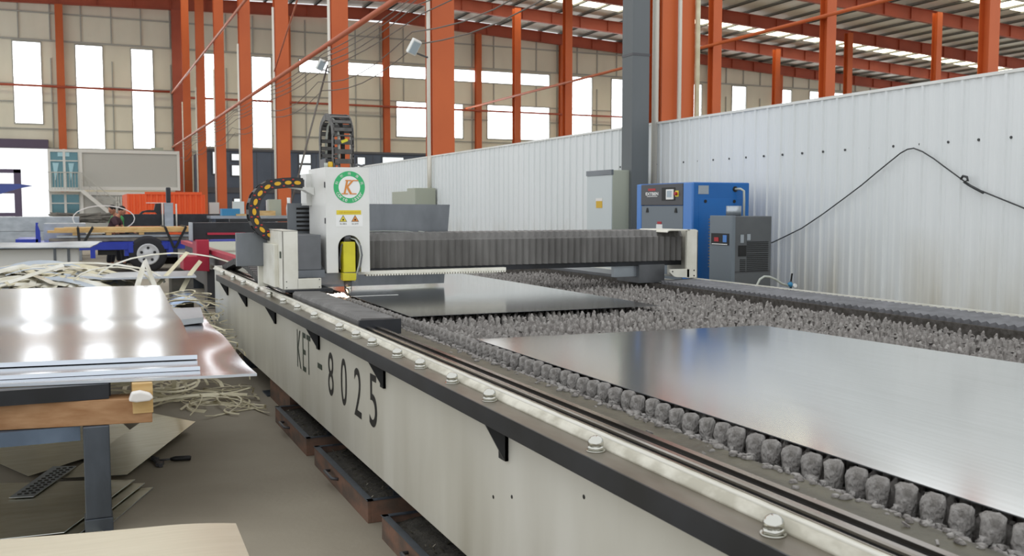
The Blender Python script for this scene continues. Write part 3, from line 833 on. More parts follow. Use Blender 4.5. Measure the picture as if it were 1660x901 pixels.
for dx, m_ in ((.0, 'hose'), (.012, 'grey_steel')):
    MB().tube([(lx+.02, ly-.03, 1.36), (lx+.05, ly-.06, 1.35), (lx+.075+dx, ly-.07, 1.30), (lx+.085+dx, ly-.07, 1.23), (lx+.075+dx, ly-.06, 1.15), (lx+.058, ly-.04, 1.08), (lx+.045, ly-.03, 1.02)], .007, 6).build('hose', m_, lh)
MB().tube([(lx-.03, ly-.03, 1.34), (lx-.06, ly-.04, 1.30), (lx-.07, ly-.03, 1.2), (lx-.065, ly-.02, 1.12)], .006, 6).build('hose', 'dark_fascia', lh)
# arched grey cable chain standing on top of the head
def chain(name, pts, width, wdir, hgt, m, parent, sides=True, gap=.25, every=1):
    """links along pts; wdir = direction of the chain's width"""
    W = Vector(wdir).normalized(); b = MB()
    for i in range(len(pts)-1):
        p, q = Vector(pts[i]), Vector(pts[i+1]); t_ = (q-p); L = t_.length; t_.normalize(); N = t_.cross(W).normalized()
        for s_ in (-1, 1):
            c0 = p-t_*L*.08+W*s_*width/2; c1 = q+t_*L*.08+W*s_*width/2; th = .008 if i % 2 else .010
            vs = []
            for c in (c0, c1):
                for a, e in ((-1, -1), (1, -1), (1, 1), (-1, 1)): vs.append(c+W*a*th/1.5+N*e*hgt/2)
            b.add(vs, [(0,3,2,1),(4,5,6,7),(0,1,5,4),(1,2,6,5),(2,3,7,6),(3,0,4,7)])
        mid = p+t_*L*.5
        for e in (-1, 1):
            c = mid+N*e*(hgt/2-.004); vs = []
            for a in (-1, 1):
                for (u_, v_) in ((-1, -1), (1, -1), (1, 1), (-1, 1)): vs.append(c+W*a*width/2+t_*u_*L*.24+N*v_*.004)
            b.add(vs, [(0,3,2,1),(4,5,6,7),(0,1,5,4),(1,2,6,5),(2,3,7,6),(3,0,4,7)])
    return b.build(name, m, parent)
pts = []
for i in range(4): pts.append((1.90, 7.52, 1.93+i*.075))
for i in range(9):
    a = PI*i/8; pts.append((1.90, 7.74-.22*math.cos(a), 2.18+.15*math.sin(a)))
for i in range(1, 5): pts.append((1.90, 7.96, 2.18-i*.06))
zc = chain('cable_chain', pts, .155, (1, 0, 0), .05, 'chain_grey', g)
MB().tube([(1.90, 7.52, 1.95), (1.90, 7.52, 2.15), (1.90, 7.6, 2.28), (1.90, 7.74, 2.33), (1.90, 7.88, 2.28), (1.90, 7.96, 2.15), (1.90, 7.96, 1.95)], .017, 8).build('cable', 'dark_gap', zc)
MB().tube([(1.87, 7.52, 1.95), (1.87, 7.52, 2.15), (1.87, 7.6, 2.27), (1.87, 7.74, 2.32), (1.87, 7.88, 2.27), (1.87, 7.96, 2.15), (1.87, 7.96, 1.95)], .010, 8).build('cable', 'hose', zc)
MB().bar((1.88, 7.485, 2.115), (1.93, 7.485, 2.135), .004, .022).build('tag', 'laser_yellow', zc)
MB().box(1.78, 7.6, 1.917, 1.86, 7.8, 1.99).build('chain_bracket', 'dark_fascia', g)
MB().lathe([(.018, 0), (.024, .01), (.024, .03), (.016, .045)], (1.80, 7.52, 1.917), 10).build('connector', 'tag_yellow', g)
MB().lathe([(.016, 0), (.016, .035)], (1.765, 7.52, 1.917), 10).build('connector', 'hose', g)
MB().tube([(1.99, 7.55, 1.93), (2.02, 7.55, 1.945), (2.06, 7.56, 1.935), (2.09, 7.58, 1.945)], .009, 6).build('hose', 'grey_steel', g)
MB().tube([(1.985, 7.6, 1.92), (1.985, 7.6, 2.2)], .007, 6).build('hose', 'pipe_white', g)
# black cable chain with yellow ovals curling over the left side
pts = []
cx2, cz2, rr_ = 1.35, 1.58, .215
pts.append((1.64, 7.9, 1.80)); pts.append((1.565, 7.9, 1.805)); pts.append((1.49, 7.9, 1.80))
for i in range(1, 9):
    a = PI/2+math.radians(164)*i/8
    pts.append((1.475+.222*math.cos(a), 7.9, 1.578+.224*math.sin(a)))

yc = chain('cable_chain', pts, .13, (0, 1, 0), .082, 'chain_black', g)
for i in range(len(pts)-1):
    p = (Vector(pts[i])+Vector(pts[i+1]))/2; d = (Vector(pts[i+1])-Vector(pts[i])).normalized(); a = math.atan2(d.z, d.x)
    Mx = Matrix.Translation((p.x, 7.9-.078, p.z)) @ Matrix.Rotation(-a, 4, 'Y')
    if i % 1 == 0:
        vs = [(  .027*math.cos(2*PI*k/14), q, .0155*math.sin(2*PI*k/14)) for q in (0, .006) for k in range(14)]
        fs = [tuple(range(14))]+[(k, (k+1) % 14, 14+(k+1) % 14, 14+k) for k in range(14)]+[tuple(range(14, 28))[::-1]]
        MB().add(vs, fs, M=Mx).build('chain_window', 'chain_yellow', yc)
    q = Vector(pts[i+1]); N = Vector((-d.z, 0, d.x))
    for s_ in (-1, 1):
        c = q+N*s_*.024
        MB().box(c.x-.008, 7.9-.080, c.z-.005, c.x+.008, 7.9-.07, c.z+.005).build('chain_pin', 'chain_red', yc)
MB().box(1.60, 7.84, 1.77, 1.66, 7.98, 1.83).build('chain_end', 'dark_fascia', g)
MB().prism([(1.52, 1.768), (1.74, 1.768), (1.74, 1.70), (1.66, 1.745)], 'y', 7.84, 7.98).build('chain_bracket', 'white_paint', g)
# sparks and glow at the cut
b = MB(); rr = random.Random(3)
for k in range(46):
    a = rr.uniform(PI*.62, PI*1.12); L = rr.uniform(.03, .14); z = rr.uniform(0, .035)
    p0 = Vector((1.90, 7.44, .905)); b.bar(p0, p0+Vector((math.cos(a)*L*1.3, -abs(math.sin(a))*L*.5, z-.005*rr.random())), .0022)
for k in range(6): b.blob((1.90+rr.uniform(-.02, .01), 7.42+rr.uniform(-.03, .02), .903), .005, .005, .004, rr, 6, 4)
o = b.build('cutting_sparks', 'spark'); tag(o, 'glowing sparks bursting where the laser nozzle meets the sheet', 'sparks', kind='stuff')

# ------------------------------------------------------------------ metal sheets on the bed
def plate(name, corners, z, th, m, label, cat='metal sheet', nx=24, ny=30, wave=0, seed=0, zf=None, edge=None, parent=None):
    """corners: near-left, near-right, far-right, far-left (x, y)"""
    c = [Vector((p[0], p[1], 0)) for p in corners]; rnd = random.Random(seed)
    ph = [rnd.uniform(0, 6) for _ in range(4)]
    vs = []; fs = []
    for L in (0, 1):
        for j in range(ny+1):
            for i in range(nx+1):
                u, v = i/nx, j/ny
                p = c[0]*(1-u)*(1-v)+c[1]*u*(1-v)+c[2]*u*v+c[3]*(1-u)*v
                zz = z+(zf(u, v) if zf else 0)+wave*(math.sin(u*7+v*3+ph[0])+math.sin(v*9-u*4+ph[1])+.5*math.sin(u*15+ph[2]))
                vs.append((p.x, p.y, zz-(0 if L else th)))
    n1 = (nx+1)*(ny+1)
    for j in range(ny):
        for i in range(nx):
            a = j*(nx+1)+i; q = (a, a+1, a+nx+2, a+nx+1)
            fs.append(tuple(n1+t for t in q)); fs.append(q[::-1])
    B_ = MB().add(vs, fs, True); es = []
    ring = [i for i in range(nx)]+[i*(nx+1)+nx for i in range(ny)]+[ny*(nx+1)+nx-i for i in range(nx)]+[(ny-i)*(nx+1) for i in range(ny)]
    k = len(ring); base = len(B_.v)
    for i in ring: B_.v.append(B_.v[i].copy()); B_.v.append(B_.v[n1+i].copy())
    for i in range(k):
        d = (i+1) % k; es.append((base+2*i, base+2*d, base+2*d+1, base+2*i+1))
    for f in es: B_.f.append(f); B_.sm.append(False)
    o = B_.build(name, m, parent)
    if edge:
        o.data.materials.append(MAT[edge]); nf = len(fs)
        for i in range(nf, nf+k): o.data.polygons[i].material_index = 1
    if label: tag(o, label, cat)
    return o
plate('steel_sheet', [(1.93, 1.38), (4.02, 1.42), (3.70, 4.62), (1.91, 4.74)], .9005, .003, 'sheet', 'large brushed steel sheet on the slats nearest the camera', wave=.0006, seed=1, edge='grey_steel')
s2 = plate('steel_sheet', [(1.925, 5.92), (3.78, 5.86), (3.70, 9.6), (1.99, 9.65)], .9005, .003, 'sheet', 'steel sheet on the slats below the gantry and laser head', wave=.0004, seed=2, edge='grey_steel')
MB().box(1.93, 7.44, .9008, 2.32, 7.455, .9025).build('cut_seam', 'white', s2)  # white strip painted in for the light showing through the gap under the plate

# ------------------------------------------------------------------ compressor corner by the partition
t = thing('air_compressor', 'blue screw air compressor with dark grey front and small control screen', 'compressor', (6.2, 9, 0))
CX, CY0, CY1, CZ = 5.82, 8.43, 9.52, 1.87
b = MB(); b.box(CX+.02, CY0, .12, 6.56, CY1, CZ); b.build('cabinet', 'blue_cab', t, bevel=.012)
MB().box(CX+.05, CY0+.03, 0, 6.5, CY1-.03, .12).build('plinth', 'dark_fascia', t)
for y0, y1 in ((CY0-.002, CY0+.16), (CY1-.1, CY1+.002)): MB().box(CX, y0, .15, CX+.03, y1, CZ-.004).build('edge_trim', 'blue_edge', t, bevel=.01)
MB().box(CX-.004, CY0+.16, 1.63, CX+.022, CY1-.1, CZ-.01).build('fascia', 'dark_fascia', t, bevel=.004)
MB().box(CX+.002, CY0+.165, .2, CX+.022, CY1-.105, 1.622).build('front_door', 'mid_grey', t, bevel=.004)
for y in (CY0+.29, CY1-.23): MB().prism([(y-.025, 1.55), (y+.025, 1.55), (y+.006, 1.6), (y-.012, 1.6)], 'x', CX-.006, CX+.003).build('door_latch', 'black', t)
pnl = MB().box(CX-.007, CY0+.30, 1.68, CX-.003, CY0+.56, 1.82).build('panel_recess', 'black', t)
MB().box(CX-.02, CY0+.32, 1.69, CX-.006, CY0+.46, 1.80).build('control_unit', 'white', t, bevel=.004)
MB().box(CX-.022, CY0+.345, 1.715, CX-.019, CY0+.435, 1.785).build('screen', 'screen', t)
MB().box(CX-.006, CY0+.235, 1.72, CX-.004, CY0+.30, 1.785).build('stop_plate', 'yellow', t)
MB().lathe([(.018, 0), (.018, -.025)], (CX-.006, CY0+.27, 1.752), 12, axis='x').build('stop_button', 'red', t)
MB().box(CX-.006, 9.12, 1.79, CX-.003, 9.27, 1.815).build('maker_mark', 'red', t)
text('maker_lettering', 'EXTBEN', (CX-.0045, 9.19, 1.757), (0, -1, 0), (0, 0, 1), .034, 'white', t, width=.26, bold=.03)
MB().box(CX-.006, 9.08, 1.725, CX-.0035, 9.29, 1.731).build('maker_line', 'white', t)
MB().prism([(8.98, 1.34), (9.0, 1.325), (9.04, 1.31), (9.08, 1.325), (9.1, 1.34), (9.1, 1.42), (8.98, 1.42)], 'x', CX-.003, CX+.003).build('shield_badge', 'white', t)
MB().box(CX-.003, 9.0, 1.425, CX+.003, 9.08, 1.45).build('badge_mark', 'red', t)
MB().box(5.90, CY0-.004, 1.745, 6.03, CY0, 1.835).build('rating_plate', 'galv', t)
MB().box(5.91, CY0-.003, .3, 6.46, CY0, 1.70).build('side_door', 'blue_cab', t, bevel=.003)
for x in (5.99, 6.36): MB().lathe([(.018, 0), (.018, -.006)], (x, CY0-.002, 1.67), 12, axis='y').build('door_latch', 'black', t)
MB().lathe([(.03, 0), (.03, -.006)], (6.37, CY0-.001, 1.80), 14, axis='y').build('port', 'black', t)
MB().tube([(6.37, CY0, 1.80), (6.40, CY0-.06, 1.80), (6.425, CY0-.08, 1.78), (6.43, CY0-.08, 1.7), (6.43, CY0-.08, 1.45)], .013, 8).build('air_pipe', 'hose', t)
t = thing('air_dryer', 'dark grey refrigerated air dryer with louvred side before the blue compressor', 'dryer', (6.0, 7.8, 0))
MB().box(5.77, 7.66, .62, 6.24, 8.02, 1.52).build('cabinet', 'dryer_grey', t, bevel=.008)
MB().box(5.79, 7.68, 0, 6.22, 8.0, .62).build('lower_cabinet', 'dark_fascia', t)
MB().box(5.758, 7.655, .62, 5.80, 8.02, 1.525).build('front_panel', 'mid_grey', t, bevel=.005)
MB().box(5.752, 7.70, 1.235, 5.759, 7.985, 1.35).build('control_panel', 'black', t)
MB().box(5.749, 7.73, 1.265, 5.753, 7.79, 1.335).build('blue_sticker', 'blue_edge', t)
MB().box(5.748, 7.86, 1.27, 5.753, 7.93, 1.31).build('red_display', 'red', t)
MB().box(5.749, 7.72, 1.24, 5.753, 7.97, 1.248).build('panel_line', 'white', t)
for x0, x1, z0, z1 in ((5.94, 6.20, 1.17, 1.27), (5.94, 6.20, .98, 1.15), (5.86, 5.925, .98, 1.10)):
    z = z0
    b = MB()
    while z < z1: b.box(x0, 7.654, z, x1, 7.662, z+.008); z += .0185
    b.build('louvre', 'black', t)
MB().box(5.84, 7.652, 1.13, 5.93, 7.662, 1.235).build('dryer_window', 'black', t)
MB().box(5.86, 7.655, 1.26, 5.90, 7.662, 1.34).build('sticker', 'galv', t); MB().box(5.94, 7.655, 1.285, 5.98, 7.662, 1.345).build('sticker', 'galv', t)
MB().box(5.8, 7.657, .97, 6.22, 7.66, .985).build('seam', 'dark_fascia', t)
b = MB(); z = 1.0
while z < 1.5: b.box(5.80, 8.02, z, 5.95, 8.10, z+.014); z += .032
b.build('cooling_fins', 'dark_fascia', t)
MB().tube([(5.92, 7.85, 1.52), (5.92, 7.85, 1.62)], .075, 14).build('filter_cap', 'galv', t)
t = thing('drain_hose', 'pale hose arching from the dryer to a small brass valve', 'hose', (6.0, 7.3, 0))
MB().tube([(5.78, 7.32, 0), (5.78, 7.32, .6), (5.785, 7.31, .86), (5.82, 7.3, .93), (5.87, 7.3, .955), (5.93, 7.3, .95), (6.0, 7.3, .925), (6.08, 7.3, .88), (6.15, 7.3, .86)], .011, 7).build('hose', 'hose', t)
b = MB(); b.tube([(6.19, 7.3, 0), (6.19, 7.3, .9)], .012, 7); b.build('stand_pipe', 'leg_steel', t)
MB().blob((6.18, 7.3, .87), .03, .025, .025, random.Random(2), 8, 6, .1).build('valve_body', 'teal_box', t)
MB().lathe([(.02, 0), (.02, -.02)], (6.21, 7.28, .86), 12, axis='y').build('gauge', 'white', t)
MB().bar((6.19, 7.3, .9), (6.2, 7.3, .975), .012).build('valve_handle', 'black', t)
t = thing('electrical_cabinet', 'tall pale grey electrical cabinet with yellow warning sticker by the partition', 'cabinet', (6.35, 11, 0))
MB().box(6.16, 10.96-.3, .05, 6.62, 11.32, 2.08).build('cabinet', 'cabinet_beige', t, bevel=.006)
MB().box(6.148, 10.665, .08, 6.162, 11.315, 2.02).build('door', 'cabinet_white', t, bevel=.004)
MB().box(6.14, 10.655, 2.02, 6.17, 11.325, 2.085).build('top_band', 'steel_plate', t)
MB().box(6.18, 10.68, 0, 6.6, 11.3, .05).build('plinth', 'dark_fascia', t)
s_ = MB().box(6.144, 10.9, 1.60, 6.148, 11.06, 1.72).build('warning_sticker', 'tag_yellow', t)
MB().box(6.143, 10.895, 1.69, 6.147, 11.065, 1.725).build('sticker_header', 'paper', t)

# ------------------------------------------------------------------ slag drawers on the floor beneath the bed
def drawer(y0, y1, lab, seed):
    t = thing('slag_drawer', lab, 'drawer', (1.6, (y0+y1)/2, 0)); x0, x1, h = 1.285, 2.3, .115
    b = MB(); w = .018
    b.box(x0, y0, 0, x0+w, y1, h).box(x1-w, y0, 0, x1, y1, h).box(x0+w, y0, 0, x1-w, y0+w, h).box(x0+w, y1-w, 0, x1-w, y1, h).box(x0+w, y0+w, .0, x1-w, y1-w, .02)
    b.build('tray', 'rusty', t, bevel=.002)
    b = MB(); b.box(x0-.004, y0-.004, h, x0+w+.012, y1+.004, h+.004).box(x0, y0-.004, h, x1, y0+w+.01, h+.004).box(x0, y1-w-.01, h, x1, y1+.004, h+.004); b.build('rim', 'leg_steel', t)
    ym = (y0+y1)/2+.1
    MB().tube([(x0, ym+.1, .07), (x0-.035, ym+.09, .075), (x0-.035, ym-.09, .075), (x0, ym-.1, .07)], .009, 6).build('handle', 'dark_fascia', t)
    r = random.Random(seed); b = MB(); nx, ny = 14, 24; vs = []; fs = []
    for j in range(ny+1):
        for i in range(nx+1): vs.append((x0+w+(x1-x0-2*w)*i/nx, y0+w+(y1-y0-2*w)*j/ny, .06+r.uniform(0, .022)+.02*math.sin(i*.5)))
    for j in range(ny):
        for i in range(nx): a = j*(nx+1)+i; fs.append((a, a+1, a+nx+2, a+nx+1))
    b.add(vs, fs, True); o = b.build('slag_bed', 'drawer_dirt', t); o['kind'] = 'stuff'
    b = MB()
    for k in range(150):
        x, y, a, L = r.uniform(x0+.04, x0+.5), r.uniform(y0+.05, y1-.05), r.uniform(0, PI), r.uniform(.008, .035)
        z = .085+r.uniform(0, .012)
        b.bar((x, y, z), (x+L*math.cos(a), y+L*math.sin(a), z+r.uniform(-.004, .01)), r.uniform(.003, .01), .002)
    o = b.build('metal_chips', 'chip', t); o['kind'] = 'stuff'
    return t
drawer(3.2, 4.42, 'rusty slag drawer on the floor at the bottom edge, nearest of the three', 2)
drawer(4.67, 5.9, 'rusty slag drawer on the floor, middle of the three below the lettering', 3)
drawer(6.13, 7.22, 'rusty slag drawer on the floor, farthest of the three with visible handle', 4)
t = thing('slag_drawer', 'closed rusty tray beneath the bed behind the farthest open slag drawer', 'drawer', (1.8, 7.8, 0))
MB().box(1.42, 7.35, 0, 2.3, 8.2, .16).build('tray', 'rusty', t)

# ------------------------------------------------------------------ sheet rack at left with stacks of steel sheets
t = thing('sheet_rack', 'steel trestle rack with blue-grey leg under the stacked sheets', 'rack', (-.4, 7.5, 0))
for (x, y) in ((-.023, 5.08), (-1.25, 5.3), (-.023, 9.9), (-1.25, 9.9)):
    b = MB(); b.box(x, y, .07, x+.12, y+.12, .533); b.build('leg', 'leg_steel', t, bevel=.006)
    MB().box(x-.005, y-.005, 0, x+.125, y+.125, .07).build('foot', 'leg_steel', t, bevel=.003)
for y in (5.12, 9.9): MB().box(-1.25, y, .46, -.035, y+.07, .532).build('cross_beam', 'blue_steel', t)
for x in (-1.2, .0): MB().box(x, 5.175, .662, x+.11, 10.1, .733).build('side_beam', 'black_steel', t)
MB().box(-1.2, 5.10, .662, .10, 5.17, .735).build('end_beam', 'black_steel', t)
def beamwood(y, lab):
    MB_ = MB(); MB_.add([(-1.35,y+.24,.535),(.295,y-.02,.535),(.295,y+.12,.535),(-1.35,y+.38,.535),(-1.35,y+.24,.660),(.295,y-.02,.660),(.295,y+.12,.660),(-1.35,y+.38,.660)], [(0,3,2,1),(4,5,6,7),(0,1,5,4),(1,2,6,5),(2,3,7,6),(3,0,4,7)])
    tag(MB_.build('timber_beam', 'wood_red', bevel=.004), lab, 'timber')
beamwood(5.07, 'reddish timber beam lying across the near leg of the sheet rack')
beamwood(9.9, 'reddish timber beam across the far legs of the sheet rack, mostly hidden')
tag(MB().box(.205, 5.045, .585, .30, 5.20, .735).build('wood_block', 'wood_light', bevel=.003), 'pale wood block at the end of the reddish timber beam', 'wood block')
b = MB(); rr = random.Random(8)
b.prism([(.185,.66),(.20,.70),(.24,.705),(.285,.69),(.30,.668),(.28,.655),(.22,.652)], 'y', 4.985, 5.043); tag(b.build('plastic_scrap', 'paper', bevel=.008), 'crumpled white plastic scrap hanging at the end of the timber beam', 'plastic')
def curl(u, v): return .0
lw = lambda u, v: .012*math.sin(v*9+u*2)+.006*math.sin(u*11+v*5)
plate('steel_sheet', [(-1.4, 5.37), (.80, 5.0), (.86, 7.95), (-1.4, 8.6)], .752, .014, 'sheet_table', 'widest sheet at the bottom of the left rack, mirroring orange columns', nx=30, ny=40, zf=lambda u, v: .012*math.sin(v*10+3*u)*min(1, max(0, (u-.93)*16)), edge='sheet_edge')
plate('steel_sheet', [(-1.4, 5.44), (.545, 5.22), (.72, 10.4), (-1.4, 10.6)], .775, .021, 'sheet_table', 'middle pack of steel sheets on the left rack, second from top', nx=20, ny=30, edge='sheet_edge')
plate('steel_sheet', [(-1.4, 5.70), (.555, 5.44), (.72, 10.55), (-1.4, 10.75)], .803, .024, 'sheet_table', 'top pack of shiny steel sheets on the left rack', nx=30, ny=60, zf=lambda u, v: .034*math.exp(-((v-.24-.03*u)/.13)**2)+.004*math.exp(-((v-.78)/.12)**2), edge='sheet_edge')
plate('steel_offcut', [(.59, 7.2), (.80, 7.35), (.86, 8.1), (.6, 8.1)], .80, .04, 'galv', 'small bright pack of offcuts on the right side of the rack sheets', cat='steel offcut', nx=6, ny=6, edge='sheet_edge')
# sheet on a low stand in the foreground
t = thing('low_stand', 'low steel stand below the foreground sheet, almost hidden', 'stand', (-.4, 2.7, 0))
for x, y in ((-.9, 2.3), (.22, 2.3), (-.9, 3.0), (.22, 3.0)): MB().box(x, y, 0, x+.06, y+.06, .48).build('leg', 'leg_steel', t)
for y in (2.3, 3.0): MB().box(-.95, y, .48, .3, y+.06, .535).build('cross_beam', 'leg_steel', t)
plate('steel_sheet', [(-1.3, 2.0), (.42, 2.0), (.45, 3.31), (-1.3, 3.53)], .55, .012, 'sheet_dull', 'steel sheet with curling corner at the bottom left, closest to the camera', nx=40, ny=30, zf=lambda u, v: -.018*max(0, (u-.86)/.14)**2 + .006*math.sin(u*6), edge='grey_steel')
# loose sheets on the floor under the rack
plate('floor_sheet', [(-.15, 6.1), (.20, 5.95), (.70, 7.08), (.45, 7.6)], .03, .003, 'sheet_gold', 'pointed bright sheet lifted off the floor beside the rack leg', zf=lambda u, v: .035*v+.02*u, nx=8, ny=12, edge='black_steel')
plate('floor_sheet', [(-.33, 6.25), (.33, 6.9), (.1, 8.4), (-1.1, 7.9)], .025, .003, 'sheet_gold', 'bright sheet on the floor under the rack, cut by a dark edge line', nx=8, ny=12, edge='black_steel', wave=.001)
plate('floor_sheet', [(-1.2, 5.1), (-.12, 5.05), (.24, 5.88), (-1.0, 6.3)], .035, .004, 'sheet_gold', 'topmost grey sheet of the floor pile behind the rack leg', nx=10, ny=10, wave=.001, edge='sheet_edge')
plate('floor_sheet', [(-1.2, 5.05), (-.07, 5.0), (.29, 5.83), (-1.0, 6.2)], .022, .004, 'sheet_gold', 'second grey sheet of the floor pile behind the rack leg', nx=6, ny=6, wave=.0005, edge='sheet_edge')
plate('floor_sheet', [(-1.2, 4.95), (-.02, 4.9), (.33, 5.76), (-1.0, 6.1)], .010, .004, 'sheet_gold', 'lowest grey sheet of the floor pile behind the rack leg', nx=6, ny=6, wave=.0005, edge='sheet_edge')
t = plate('perforated_offcut', [(-.40, 5.75), (-.28, 5.72), (-.07, 6.3), (-.2, 6.35)], .044, .003, 'galv', 'narrow perforated steel offcut on the floor sheets', cat='steel offcut', nx=4, ny=4)
b = MB()
for i in range(11):
    for j in range(3): 
        u = (i+.5)/11; p = Vector((-.36, 5.77, .0445)).lerp(Vector((-.16, 6.3, .0445)), u)+Vector((.034*j-.03+.03, 0, 0))
        MB().box(p.x-.011, p.y-.014, p.z, p.x+.011, p.y+.014, p.z+.0006).build('slot', 'black', t)
# hand tool on the floor
t = thing('hand_scraper', 'black hand tool with T-shaped head lying on the bare floor', 'tool', (.48, 6.33, 0))
MB().tube([(.47, 6.34, .018), (.50, 6.335, .019), (.585, 6.32, .019), (.592, 6.319, .018)], [.010, .0165, .0165, .012], 10).build('handle', 'black', t)
MB().tube([(.40, 6.345, .016), (.475, 6.34, .018)], .007, 8).build('shaft', 'dark_fascia', t)
b = MB(); b.bar((.372, 6.44, .014), (.405, 6.22, .014), .022, .022); b.bar((.362, 6.40, .02), (.40, 6.37, .02), .02, .018); b.bar((.39, 6.24, .014), (.415, 6.29, .014), .03, .02)
b.build('head', 'dark_fascia', t)

# ------------------------------------------------------------------ scrap: heap of shearings and loose strips
def ribbon(b, pts, w, nrm=(0, 0, 1), th=.002):
    pts = [Vector(p) for p in pts]; vs = []; fs = []
    for i, p in enumerate(pts):
        t_ = (pts[min(i+1, len(pts)-1)]-pts[max(0, i-1)]).normalized(); N = Vector(nrm); s_ = t_.cross(N)
        s_ = (s_.normalized() if s_.length > 1e-3 else Vector((1, 0, 0)))*w/2; u = Vector(nrm)*th
        vs += [p-s_, p+s_, p+s_+u, p-s_+u]
    n = len(pts)
    for i in range(n-1):
        for k in range(4):
            j = (k+1) % 4; fs.append((i*4+k, i*4+j, i*4+4+j, i*4+4+k))
    fs += [(3, 2, 1, 0), tuple((n-1)*4+k for k in range(4))]
    return b.add(vs, fs)
rr = random.Random(21)
def heapz(x, y): return max(0, .88*(1-((x+.45)/1.75)**2)*(1-((y-13.0)/2.4)**2))
b = MB(); nx, ny = 40, 40; vs = []; fs = []
for j in range(ny+1):
    for i in range(nx+1):
        x = -2.3+3.5*i/nx; y = 10.5+5.0*j/ny; h = heapz(x, y); vs.append((x, y, max(.0, h-.06+rr.uniform(-.05, .07)*(h > .02))))
for j in range(ny):
    for i in range(nx): a = j*(nx+1)+i; fs.append((a, a+1, a+nx+2, a+nx+1))
b.add(vs, fs); sh = b.build('scrap_heap', 'scrap_dark'); tag(sh, 'heap of tangled sheet metal shearings behind the sheet rack', 'scrap heap', kind='stuff')
for m_, cnt in (('strip_metal', 420), ('strip_cream', 330), ('galv', 160)):
    b = MB()
    for k in range(cnt):
        x, y = rr.uniform(-2.0, 1.1), rr.uniform(10.9, 14.4); a = rr.gauss(0, .8); L = rr.uniform(.15, .95); c = rr.uniform(-.25, .35); h = heapz(x, y)
        pts = []
        for q in range(7):
            s_ = q/6-.5; xx = x+math.cos(a)*L*s_; yy = y+math.sin(a)*L*s_
            pts.append((xx, yy, max(.02, heapz(xx, yy)*.6+h*.4)+.02+c*(.25-s_*s_)*L*.7))
        ribbon(b, pts, rr.uniform(.015, .11), (rr.uniform(-.5, .5), rr.uniform(-.9, .1), 1))
    o = b.build('shearings', m_, sh); o['kind'] = 'stuff'
b = MB()
for k in range(150):
    x, y = rr.uniform(.72, 1.22), rr.uniform(7.7, 11.6); a = rr.uniform(0, PI); L = rr.uniform(.3, .9); h = max(.0, .66*(1-abs(y-10.2)/2.0))
    pts = []
    bend = rr.uniform(-.5, .5)
    zz = .02+h*rr.uniform(.5, 1.2); cv = rr.uniform(-.3, .5)
    for q in range(9):
        s_ = q/8-.5; aa = a+bend*s_*4
        pts.append((min(1.3, x+math.cos(aa)*L*s_), y+math.sin(aa)*L*s_, max(.01, zz+cv*(.2-s_*s_)*L)))
    ribbon(b, pts, rr.uniform(.008, .02), (rr.uniform(-.6, .6), rr.uniform(-.6, .6), 1))
o = b.build('strip_tangle', 'strip_cream'); tag(o, 'tangle of thin yellowish metal strips between the rack and the white bed panel', 'metal strips', kind='stuff')
b = MB()
for k in range(30):
    x, y = rr.uniform(.1, 1.05), rr.uniform(8.1, 9.2); a = rr.uniform(-.4, .9); L = rr.uniform(.4, 1.0); bend = rr.uniform(-1.4, 1.4); z = rr.uniform(.01, .22)
    pts = []
    for q in range(9):
        s_ = q/8-.5; aa = a+bend*s_*2
        pts.append((x+math.cos(aa)*L*s_, y+math.sin(aa)*L*s_, max(.008, z+bend*.3*(s_*s_)-.02)))
    ribbon(b, pts, rr.uniform(.012, .04), (rr.uniform(-.6, .6), -.5, 1))
o = b.build('strip_tangle', 'strip_cream'); tag(o, 'loose pale metal strips curling on the floor under the wide sheet', 'metal strips', kind='stuff')
def strip(pts, w, lab, m_='strip_metal', nrm=(0, -.6, 1)):
    b = MB(); ribbon(b, pts, w, nrm, .003); tag(b.build('metal_strip', m_), lab, 'metal strip')
strip([(.66, 8.35, 0), (.665, 8.34, .35), (.67, 8.33, .71)], .035, 'pale strip standing upright from the floor to the wide sheet', 'strip_cream', (0, -1, 0))
strip([(1.02+.95*math.cos(PI*q/12), 12.6, .62+.42*math.sin(PI*q/12)) for q in range(13)], .03, 'long thin strip arching over the scrap heap in front of the trailer wheel')
strip([(-.1+1.0*math.cos(PI*q/12), 12.3, .7+.26*math.sin(PI*q/12)) for q in range(13)], .035, 'flat strip arching low over the scrap heap')
strip([(.75, 12.2, .62), (1.0, 12.4, .86), (1.2, 12.6, 1.05)], .05, 'straight strip leaning up right from the scrap heap beside the wheel', 'strip_cream')
strip([(1.32, 12.3, .95), (1.2, 12.3, .8), (1.08, 12.2, .6)], .06, 'yellowish strip crossing the arching strip near the trailer wheel', 'strip_cream')
strip([(-.75, 11.9, .78), (-.5, 12.0, .86), (-.2, 12.1, .95)], .06, 'bright straight strip on the left of the scrap heap')
strip([(.55, 11.7, .68), (.62, 11.8, .88), (.66, 11.9, 1.0), (.76, 11.8, .68)], .06, 'bent triangular strip standing on the right of the scrap heap')
strip([(.30+.42*math.cos(PI*q/9), 12.0, .72+.2*math.sin(PI*q/9)) for q in range(10)], .025, 'small looped strip at the centre of the scrap heap')
b = MB(); pl = []
plate('steel_offcut', [(.2, 12.2), (1.25, 12.15), (1.3, 13.2), (.2, 13.3)], .78, .02, 'galv', 'flat bright offcut plate on the right end of the scrap heap', cat='steel offcut', nx=6, ny=6, edge='sheet_edge')
MB().box(1.0, 12.5, .3, 1.25, 13.0, .76).build('support', 'scrap_dark', sh)
b = MB(); vs = []; fs = []
for i in range(13):
    a = PI*.1+PI*.75*i/12
    for y in (10.8, 12.6): vs.append((1.02+.28*math.cos(a)*(1 if y < 11 else .8)+(.0 if y < 11 else .1), y, .22+.38*math.sin(a)))
for i in range(12): fs.append((2*i, 2*i+1, 2*i+3, 2*i+2))
